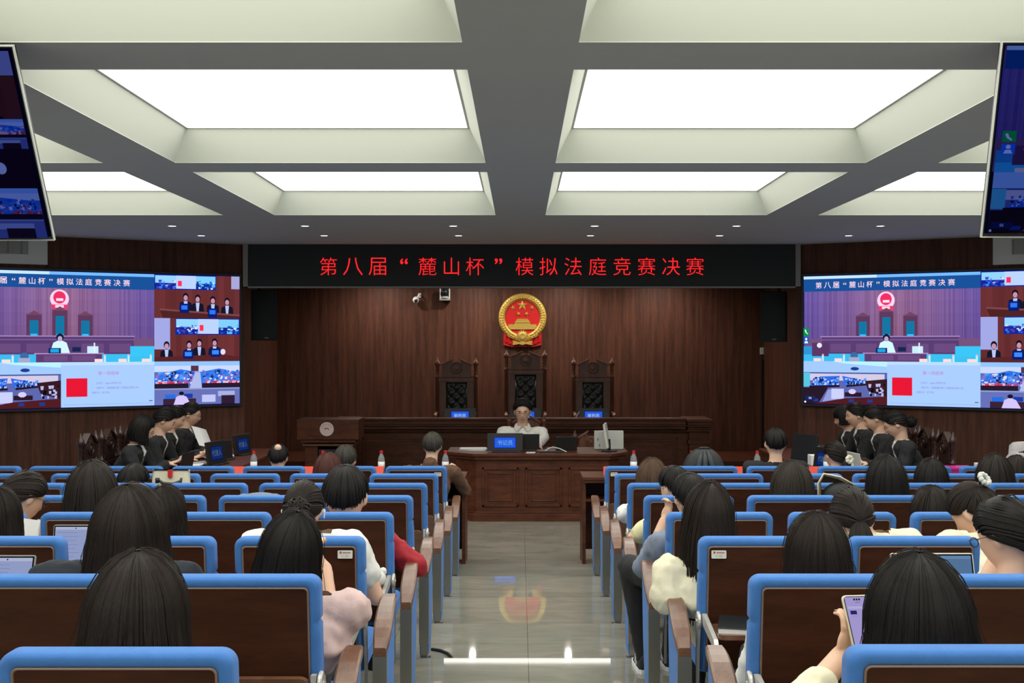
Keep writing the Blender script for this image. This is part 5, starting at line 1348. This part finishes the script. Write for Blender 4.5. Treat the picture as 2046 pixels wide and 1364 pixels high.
# left block
aud(0, 272, 1099, 205, 'person with long loose dark brown hair in the nearest left row', hair='long', hcol='h_dark', len=.34, flare=.10, top='greyblue', pitch=20)
aud(1, 258, 965, 165, 'person with long dark hair in a dark navy jacket, third head from bottom left', hair='long', hcol='h_dark', len=.30, flare=.10, top='navy', sleeve='long', topname='jacket', yaw=0, sh=.225, collar=True, nx=-.03, nz=.085, elb_l=(-1.63, 3.85, 1.0))
aud(2, 326, 970, 88, 'person with short brown bob, half hidden behind the navy jacket', hair='bob', hcol='h_dark', len=.10, flare=.06, top='grey', yaw=-30)
aud(1, 580, 1018, 128, 'person with long black hair and pale pink puff-sleeved blouse, elbow on armrest', hair='long', hcol='h_black', len=.32, flare=.09, top='pink', puff=.012, frac=.38, topname='blouse',
    elb_r=(-.635, 3.86, 1.02), hand_r=(-.685, 4.00, 1.20), hdir_r=(-.35, .1, 1), hn_r=(-1, -.2, 0), curl=.9, nx=.03, nz=.13, sh=.175, roll=6, part=.3)
aud(2, 606, 962, 88, 'person with dark hair bun, white earbuds and white T-shirt', hair='bun', hcol='h_dark', top='white', sleeve='half', topname='t_shirt', elb_r=(-.60, 4.78, .93), hand_r=(-.70, 5.0, 1.0), gz=-.02, earbuds=True, pitch=22, sh=.20, nz=.095)
aud(3, 690, 926, 98, 'person with thick short black hair and red T-shirt, left aisle seat', hair='short', hcol='h_black', top='red', sleeve='long', frac=.12, puff=.012, topname='t_shirt', elb_r=(-.525, 5.70, .885), hand_r=(-.62, 5.98, .92), sh=.20, pitch=14)
aud(2, -4, 972, 90, 'person with straight brown hair cut off by the left edge', hair='long', hcol='h_dark', len=.2, flare=.05, top='grey')
aud(3, 46, 940, 84, 'person with low ponytail and glasses, head turned right, patterned collar', hair='pony', hcol='h_dark', len=.22, top='pattern', yaw=-38, glasses=True, pitch=24, gx=-.02, nz=.12)
aud(3, 183, 918, 116, 'person with long dark hair and pale yellow top behind a lit tablet', hair='long', hcol='h_dark', len=.22, flare=.09, top='yellow', sleeve='half', topname='t_shirt', sh=.185, nz=.105)
aud(5, 266, 925, 64, 'person with short black hair left of the cream handbag', hair='short', hcol='h_black', top='black', yaw=-15)
aud(7, 556, 885, 46, 'person balding at the crown with visible ears in the front left row', hair='bald', hcol='h_black', top='navy', vol=.97)
aud(6, 655, 902, 60, 'person with reddish brown hair behind the thick black-haired person', hair='bob', hcol='h_red', len=.14, flare=.05, top='grey')
aud(7, 690, 887, 52, 'person with short curly grey-brown hair in the front left row', hair='short', hcol='h_grey', top='black', vol=1.08)
aud(7, 864, 862, 44, 'person with greying short hair in a brown sweater leaning on the table', hair='short', hcol='h_grey', top='brown', topname='sweater', vol=.96, sh=.20, elb_r=(-.475, 9.98, .71), hand_r=(-.58, 10.22, .855), elb_l=(-1.03, 9.98, .76), hand_l=(-.92, 10.2, .86), lean=.10, dy=.42, pitch=8, collar=True)
# right block
aud(0, 1838, 1101, 215, 'person with long straight black hair holding up a phone, nearest right row', hair='long', hcol='h_black', len=.36, flare=.10, top='cream', sleeve='long', frac=.42, puff=.006, topname='sweater',
    elb_l=(.735, 3.02, 1.035), hand_l=(.872, 3.12, 1.135), hdir_l=(.25, .0, 1), hn_l=(.55, -.6, 0), curl=.55, vox=.006, pitch=18, sh=.165)
aud(1, 1633, 1020, 130, 'person with shoulder-length dark hair and white collar, left of the phone holder', hair='bob', hcol='h_dark', len=.19, flare=.045, top='white', sh=.16)
aud(1, 2016, 990, 126, 'person with black-framed glasses and ponytail in cream scrunchie, right edge', hair='pony', hcol='h_black', len=.28, top='cream', topname='t_shirt', sleeve='half', nz=.15, yaw=36, glasses=True, tie='scrunchie', tiecol='cream', pitch=20, gx=.0, gz=-.085, hand_l=(1.66, 4.02, 1.22), elb_l=(1.55, 3.98, 1.02), hdir_l=(.2, -.1, 1), hn_l=(.5, -.7, 0))
aud(2, 1702, 974, 96, 'person with low ponytail and cream T-shirt right of centre', hair='pony', hcol='h_dark', len=.26, top='cream', topname='t_shirt', sleeve='half', yaw=-8, pitch=26, gx=.02, tail=1.2, sh=.205, nz=.055)
aud(2, 1950, 957, 98, 'person with clipped high ponytail and cream sweater, bending forward', hair='highpony', hcol='h_dark', len=.22, top='cream', topname='sweater', yaw=38, pitch=38, tie='clip', tiecol='lightgrey', gx=-.03, dy=.45, collar=False, sh=.19, nz=.075, lean=.30)
aud(3, 1862, 968, 80, 'person with dark hair between the two in cream tops', hair='bob', hcol='h_dark', len=.15, flare=.04, top='black')
aud(2, 1416, 961, 104, 'person with very long dark brown hair over a cream puff-sleeved blouse', hair='long', hcol='h_dark', len=.42, flare=.09, top='cream', topname='blouse', puff=.022, elb_l=(.60, 4.70, .955), hand_l=(.70, 5.02, .98), nx=.0, sh=.17, part=.25, strands=620)
aud(3, 1380, 943, 76, 'person with round black hair and grey-blue hooded jacket, hand raised to glasses', hair='short', hcol='h_black', top='greyblue', topname='jacket', puff=.014, frac=.5, hood=True, elb_l=(.635, 5.85, .85), hand_l=(.745, 5.93, 1.07), hdir_l=(.25, 0, 1), hn_l=(.8, .4, 0), curl=.6, vox=.007,
    knee_l=(.585, 6.12, .80), foot_l=(.655, 6.10, .325), foot_r=(.80, 6.15, .325), knee_r=(.86, 6.20, .78), glasses=True, yaw=12, shoes=True, vol=1.02, nx=0)
aud(4, 1350, 929, 66, 'person with black hair and glasses, just left behind the raised hand', hair='short', hcol='h_black', top='yellow', topname='t_shirt', sleeve='half', yaw=35, glasses=True, vol=1.06, elb_l=(.66, 6.75, .85))
aud(5, 1303, 914, 66, 'person with reddish brown bob and white sleeves on the right aisle', hair='bob', hcol='h_brown', len=.13, flare=.05, top='white', elb_l=(.70, 7.72, .84), sh=.19, hand_l=(.80, 8.0, .85), puff=.01)
aud(7, 1549, 853, 56, 'person with thick short black hair in a black T-shirt, front right row', hair='short', hcol='h_black', top='black', topname='t_shirt', sleeve='half', vol=1.1, sh=.215, nz=.155, elb_l=(1.98, 9.85, .75))
aud(4, 1583, 918, 90, 'person with long ash-brown hair right of the black backpack', hair='long', hcol='h_ash', len=.20, flare=.07, top='black')
aud(7, 1668, 880, 46, 'person with ponytail tied with a cream flower scrunchie', hair='pony', hcol='h_dark', len=.16, top='white', tie='flower', tiecol='cream', yaw=22, gx=.03)
aud(4, 1772, 908, 82, 'person with long straight black hair below the right law students', hair='long', hcol='h_black', len=.26, flare=.05, top='black')
aud(5, 1861, 914, 68, 'person with short rounded dark hair near the magenta box', hair='bob', hcol='h_black', len=.12, flare=.03, top='grey')
aud(5, 1988, 905, 74, 'person with wavy dark hair at the right behind the high ponytail', hair='long', hcol='h_dark', len=.22, flare=.08, top='black')
aud(6, 2032, 908, 58, 'person with dark hair at the right edge, behind the wavy-haired one', hair='bob', hcol='h_dark', len=.14, flare=.05, top='navy')
hat = aud(7, 2041, 886, 50, 'person in patterned grey bucket hat at the right edge', hair='short', hcol='h_dark', top='white', vol=1.0)
# law students and the clerk
def court(px, Y, ty, side, label, xoff=0, **k):
    x = (px-1040)*Y/F; zt = CZ-(ty-688)*Y/F; vol = k.setdefault('vol', 1.0)
    fx = -side
    H = Vector((x, Y, zt-.128*1.1*vol+.004)); hx = x-fx*.13
    k.update(H=H, hip=(hx, Y+.02, .50), floor=0, label=label, face=True, suit=True, top='black', vox=.007, legs='black')
    k.setdefault('yaw', -85*fx); k['byaw'] = -90*fx; k.setdefault('pitch', 24); k['gs'] = 1.1; k.setdefault('nz', .143); k['group'] = 'law students'; k.setdefault('seed', int(px)); k.setdefault('sh', .165); k.setdefault('far', True)
    k.setdefault('lean', .12)
    q1, q2 = ('r', 'l') if fx > 0 else ('l', 'r')      # near hand is towards the audience
    k.setdefault('hand_'+q1, (x+fx*.27, Y-.10, .87)); k.setdefault('hand_'+q2, (x+fx*.29, Y+.09, .87))
    PL_.append(k); return k
court(283, 10.75, 828, -1, 'law student with glasses and loose black hair, nearest at the left table', hair='bob', len=.12, flare=.03, hcol='h_black', glasses=True, yaw=-68, pitch=30)
court(328, 11.30, 812, -1, 'law student with tied hair and white cuff, second at the left table', hair='pony', len=.12, hcol='h_black', yaw=-72, pitch=28)
court(348, 11.80, 808, -1, 'law student with parted hair, third at the left table', hair='pony', len=.10, hcol='h_black', yaw=-78, pitch=26)
st4 = court(380, 12.30, 802, -1, 'law student holding up a white sheet, farthest at the left table', hair='bun', gz=-.03, hcol='h_black', yaw=-82, pitch=16, hand_r=(-3.42, 12.05, 1.02), hdir_r=(1, .1, .1), hn_r=(0, .3, -1), curl=.8, glasses=True)
court(1790, 10.78, 818, 1, 'law student with glasses and tied hair, nearest at the right table', hair='bun', gz=-.03, hcol='h_black', yaw=72, pitch=28, glasses=True)
court(1748, 11.30, 808, 1, 'law student with fringe strands, second at the right table', hair='pony', len=.14, hcol='h_black', yaw=76, pitch=26)
court(1712, 11.82, 802, 1, 'law student sitting upright with parted hair, third at the right table', hair='pony', len=.14, hcol='h_black', yaw=80, pitch=14)
court(1688, 12.35, 808, 1, 'law student with short black fringe, farthest at the right table', hair='bangs', len=.06, flare=.02, hcol='h_black', yaw=76, pitch=22)
H = Vector((.024, 13.78, CZ-(797-688)*13.78/F-.150))
PL_.append(dict(H=H, yaw=180, byaw=180, pitch=12, fh=62, hip=(.03, 13.95, .50), floor=0, label='court clerk in a white shirt and glasses at the central desk', face=True, hair='short', hcol='h_black', top='white', vol=1.07, hs=1.0, gs=1.2, nz=.168,
    sh=.195, vox=.007, glasses=True, hand_l=(.20, 13.52, .80), hand_r=(-.15, 13.52, .80), elb_l=(.29, 13.75, .88), elb_r=(-.24, 13.75, .88), seed=5, far=True, group='court officials', clerk=True, legs='black'))
for k in PL_:
    person(k)
finish_people()
clerk = PL_[-1]
J = clerk['J']; b = MB(); n = J['neck']; Fw = J['F']; Rt = J['R']      # open shirt collar and placket
for s in (-1, 1):
    vs = [n+UP*.050+Rt*s*.058-Fw*.02, n+UP*.018+Rt*s*.012+Fw*.072, n-UP*.028+Rt*s*.05+Fw*.092, n-UP*.005+Rt*s*.085+Fw*.045, n+UP*.03+Rt*s*.075-Fw*.01]
    b.add(vs, [(0, 1, 2, 3), (0, 3, 4)])
b.box(n-UP*.17+Fw*.112, (.02, .004, .22))
o = b.build('collar', C['white'], clerk['root']); shift(o, clerk['root'].location); sm = o.modifiers.new('t', 'SOLIDIFY'); sm.thickness = .004
# bucket hat of the person at the right edge
b = MB(); Mh = hat['Mh']
b.lathe([(0, .145), (.06, .142), (.088, .12), (.100, .045), (.104, .04), (.150, -.01), (.148, -.014), (.10, .03), (.0, .03)], 32, 0, Mh)
o = b.build('bucket_hat', C['pattern'], hat['root'], smooth=True); shift(o, hat['root'].location)
# bald patch
bp = [k for k in PL_ if k['hair'] == 'bald'][0]; b = MB(); q = Matrix.Translation(bp['Mh'].translation); b.ell((.008, -.072, .078), (.030, .026, .030), 16, 10, 0, bp['Mh']); o = b.build('bald_patch', M['skin'], bp['root'], smooth=True); shift(o, bp['root'].location)
# chairs
for side, NN in ((-1, NL), (1, NR)):
    for k in range(8):
        for c in range(NN[k]):
            place_chair(side, k, c, (side, k, c) in OPEN, (side, k, c) in OCC, c == 0 and k in (2, 7))
# ------------------------------------------------------------ things carried by the audience
def at(px, py, Y): return W(px, py, Y)
# phone
T = plane_T((0, 0, 0), (1, .12, 0), (-.16, .30, 1)); p0 = at(1724, 1250, 3.10)
r = empty('phone', p0, 0, 'phone in pale yellow case held in left hand, nearest right row', 'phone')
b = MB(); b.prism(rrect(.080, .165, .012), 0, .010, 0, T); b.build('case', C['cream'], r, bevel=.002)
b = MB(); b.prism(rrect(.073, .158, .010), -.0006, .0, 0, T); b.build('glass', M['black'], r)
p = Pic(T @ Matrix.Translation((-.0345, -.0008, .077)), 1); p.rect(0, 0, .069, .154, (176, 165, 225)); p.rect(.004, .025, .055, .006, (196, 188, 235)); p.rect(.008, .036, .018, .010, (40, 45, 110)); p.rect(.010, .050, .02, .001, (200, 120, 140))
for i in range(3): p.rect(.024+.007*i, .004, .005, .005, (20, 20, 30))
p.rect(.028, .013, .012, .002, (120, 110, 160)); p.b.build('screen', M['scr2'], r, colattr=True)
# tablets and laptops on writing boards
def tablet(px, py, Y, w, h, lab, pie=False, side=-1, tilt=12, col='grey', rz=0):
    c = at(px, py, Y); r = empty('tablet_computer', c, R(rz), lab, 'tablet', 'tablets and laptops of the audience')
    T = Matrix.Rotation(R(-tilt), 4, 'X')
    b = MB(); b.prism(rrect(w, h, .010), 0, .008, 0, T); b.build('shell', M[col], r, bevel=.002)
    p = Pic(T @ Matrix.Translation((-w/2, -.0008, h/2)), 1); f = .010; p.rect(f*.5, f*.5, w-f, h-f, (12, 14, 20)); p.rect(f, f, w-2*f, h-2*f, (158, 170, 215) if not pie == 2 else (90, 125, 165)); p.rect(f, f, w-2*f, .012, (188, 196, 226) if pie != 2 else (110, 145, 185))
    if pie == 1:
        u, v, q = w*.52, h*.86, w*.17
        p.poly([(u+q*math.cos(a), min(v+q*math.sin(a), h-f)) for a in [x*math.pi/12-math.pi/2 for x in range(13)]], (25, 45, 110)); p.poly([(u+q*math.cos(a), min(v+q*math.sin(a), h-f)) for a in [x*math.pi/12+math.pi/2 for x in range(13)]], (185, 60, 55))
    for k in range(8): p.rect(w*.1, f+.024+k*(h-2*f)/9, w*(.45+.25*math.sin(k*3.1)), .0016, (120, 135, 190))
    p.disc(w*.5, f+.006, .003, .003, (30, 40, 90), 8); p.b.build('screen', M['scr2'], r, colattr=True)
    b = MB(); b.bb(-w*.45, w*.45, -.002, .12, -h/2-.012, -h/2-.002); b.prism([(-w*.2, -h/2), (w*.2, -h/2), (w*.15, h*.1), (-w*.15, h*.1)], .05, .054, T=Matrix.Rotation(R(-25), 4, 'X')); b.build('stand', M['black'], r)
    return r
tablet(150, 1088, 5.05, .20, .175, 'lit white tablet in front of the person in yellow', tilt=10)
tablet(12, 1148, 4.12, .20, .14, 'tablet with a red and blue pie chart at the left edge', pie=1, tilt=16)
tablet(1864, 1135, 4.15, .30, .11, 'tablet with bluish screen behind the phone holder', pie=2, tilt=16, col='lightgrey')
b = MB(); b.box((0, 0, 0), (.085, .002, .115), 0, Matrix.Rotation(R(-14), 4, 'X') @ Matrix.Rotation(R(8), 4, 'Y')); b.box((.004, .006, -.004), (.085, .002, .115), 0, Matrix.Rotation(R(-18), 4, 'X')); tag(b.build('paper_sheets', M['paper'], loc=at(57, 1062, 5.3)), 'white sheets held up below the glasses wearer at the left', 'papers')
# sheet in the student's hand
b = MB(); vs = []; o_ = at(405, 874, 11.93)
for j in range(5):
    for i in range(5):
        u = (i/4-.5)*.20; v = (j/4-.5)*.26; vs.append((u*.75+v*.35, .05*u-.1*v+.02*math.sin(i*.8), -v*.72+u*-.2+.008*math.cos(j)))
b.add(vs, [(j*5+i, j*5+i+1, (j+1)*5+i+1, (j+1)*5+i) for j in range(4) for i in range(4)]); s_ = b.build('paper_sheet', M['paper'], loc=o_); sm = s_.modifiers.new('t', 'SOLIDIFY'); sm.thickness = .001; tag(s_, 'white sheet held up by the farthest law student at the left', 'paper')
# notebook
c = CHAIRS[(1, 2, 0)].location; r = empty('notebook', (c.x-.13, c.y-.155, c.z+.611), R(-12), 'thick black notebook with white pages on the open writing board', 'notebook')
b = MB(); b.bb(-.072, .072, -.10, .10, .002, .022); b.build('pages', M['paper'], r); b = MB(); b.bb(-.075, .075, -.103, .103, .022, .026); b.bb(-.075, .075, -.103, .103, 0, .002); b.bb(.072, .076, -.103, .103, 0, .026); b.build('cover', M['leather'], r, bevel=.001)
# plush keychain
c = CHAIRS[(-1, 3, 0)].location; r = empty('plush_charm', (c.x+.20, c.y-.18, c.z+.612), R(20), 'small white plush charm with metal clip on a writing board', 'charm')
b = MB(); b.ell((0, 0, .042), (.042, .040, .038), 18, 12); b.ell((.028, 0, .07), (.018, .016, .02), 10, 8); b.ell((-.025, -.01, .015), (.02, .016, .012), 10, 8); b.build('plush', M['plush'], r, smooth=True)
b = MB(); b.tube([(-.03, -.02, .01), (-.055, -.03, .012), (-.075, -.03, .006)], .004, 8); b.tube([(-.05, -.02, .006), (-.06, -.045, .006), (-.045, -.055, .006)], .003, 8); b.build('clip', M['chrome'], r, smooth=True)
# backpack
r = empty('backpack', at(1406, 945, 9.62), 0, 'black nylon backpack standing on the front row chair at the right', 'backpack')
r.location.z = zrow(7)+.44; hb = at(1406, 897, 9.62).z-r.location.z
b = MB(); rings = []
for t, wx, wy in ((0, .15, .07), (.05, .175, .09), (.4, .18, .10), (.62, .18, .10), (.80, .168, .09), (.91, .135, .075), (.975, .095, .055), (1, .07, .04)):
    rings.append([(wx*math.copysign(abs(math.cos(a*math.pi/12))**.7, math.cos(a*math.pi/12)), wy*math.copysign(abs(math.sin(a*math.pi/12))**.7, math.sin(a*math.pi/12)), t*hb) for a in range(24)])
b.loft(rings); b.build('bag_body', M['nylon'], r, smooth=True)
b = MB()
for x in (-.06, 0, .065): b.tube([(x*.4, -.05, hb*.98), (x*.8, -.085, hb*.82), (x*1.3, -.108, hb*.55), (x*1.6, -.105, .2)], [.012, .02, .022, .02], 8, sx=1.4)
b.tube([(-.05, -.02, hb), (-.03, -.02, hb+.012), (.03, -.02, hb+.012), (.05, -.02, hb)], .009, 8); b.build('strap', M['blacksat'], r, smooth=True)
# cream handbag
c = at(342, 938, 8.15); zf = zrow(5)+.44; r = empty('handbag', (c.x, 8.15, zf), 0, 'cream handbag with red stripe and dark curved handle', 'bag'); h_ = c.z-zf
b = MB(); b.loft([[(x, y, z) for x, y in rrect(w_, d_, .03, 4)] for z, w_, d_ in ((0, .25, .12), (.02, .27, .14), (h_*.6, .265, .12), (h_-.01, .26, .04), (h_, .255, .03))]); b.build('bag_body', M['cream'], r, smooth=False, bevel=.003)
b = MB(); b.bb(-.01, .018, -.046, -.02, h_-.05, h_+.002); b.build('stripe', M['redcap'], r)
b = MB(); b.tube([(-.07, -.075, h_-.06), (-.03, -.09, h_-.085), (.04, -.095, h_-.095), (.09, -.085, h_-.075), (.095, -.075, h_-.05)], [.008, .012, .017, .014, .008], 8); b.bb(-.085, -.062, -.088, -.06, h_-.085, h_-.05); b.build('handle', M['leather'], r, smooth=True)
# small dark bag on a chair, folded jacket, khaki bag
c = at(272, 968, 8.85); r = empty('shoulder_bag', c, 0, 'small dark blue bag slung on a chair left of centre', 'bag'); b = MB(); b.loft([[(x, y, z) for x, y in rrect(w_, .07, .02, 3)] for z, w_ in ((-.05, .12), (0, .13), (.05, .11), (.075, .07))]); b.build('bag_body', M['greyblue'], r); b = MB(); b.tube([(-.05, 0, .06), (-.03, -.01, .10), (.03, -.01, .11), (.055, 0, .06)], .006, 8); b.build('strap', M['nylon'], r, smooth=True)
c = at(520, 992, 6.75); b = MB(); b.ell((0, 0, 0), (.125, .09, .045), 24, 14); 
for i in range(5): b.ell((-.09+.045*i, -.03+.01*(i % 2), .012), (.04, .06, .030), 12, 8)
tag(b.build('folded_jacket', M['greyblue'], smooth=True, loc=(c.x, c.y, c.z-.02)), 'grey-blue jacket bundled over a chair in the left block', 'jacket')
c = at(1668, 975, 7.1); r = empty('tote_bag', c, 0, 'open khaki bag with dark lining on a chair in the right block', 'bag'); b = MB()
b.add([(-.09, 0, -.14), (-.10, 0, .03), (-.07, 0, .085), (.02, 0, .065), (.11, 0, .02), (.12, .02, -.14), (-.06, .12, -.14), (-.06, .12, .03), (.02, .13, .03), (.10, .12, 0), (.1, .12, -.14)], [(1, 2, 7), (2, 3, 8, 7), (3, 4, 9, 8), (0, 1, 7, 6), (4, 5, 10, 9)]); o = b.build('bag_body', M['khaki'], r); sm = o.modifiers.new('t', 'SOLIDIFY'); sm.thickness = .008
b = MB(); b.ell((.05, .02, -.06), (.13, .07, .10), 16, 10); b.build('lining', M['nylon'], r, smooth=True); b = MB(); b.tube([(-.10, -.006, -.12), (-.105, -.006, .03), (-.07, -.006, .09), (.03, -.006, .07), (.12, -.006, .02)], .006, 8); b.build('piping', M['cream'], r, smooth=True)
# gold ribbon hung over a front chair
c = at(515, 938, 9.5); b = MB()
for i in range(6): a = -1.2+i*.48; b.tube([(0, 0, .02), (math.sin(a)*.03, -.01, .0), (math.sin(a)*.045, -.012, -.03)], [.006, .005, .003], 6)
tag(b.build('gold_ribbon', M['goldrib'], smooth=True, loc=c), 'gold ribbon bow in front of the leftmost visible bottle', 'ribbon')
# strap on the floor by the aisle
b = MB(); pts = []
for px, py in ((862, 1299), (880, 1302), (895, 1308), (903, 1316), (906, 1324)):
    zt = zrow(4); Y = (CZ-zt)*F/(py-688); pts.append(Vector(((px-1040)*Y/F, Y, zt+.008)))
b.tube(pts, [.008, .010, .010, .009, .007], 8, sx=.8); tag(b.build('bag_strap', M['nylon'], smooth=True), 'black strap lying on the aisle floor beside the left chairs', 'strap')
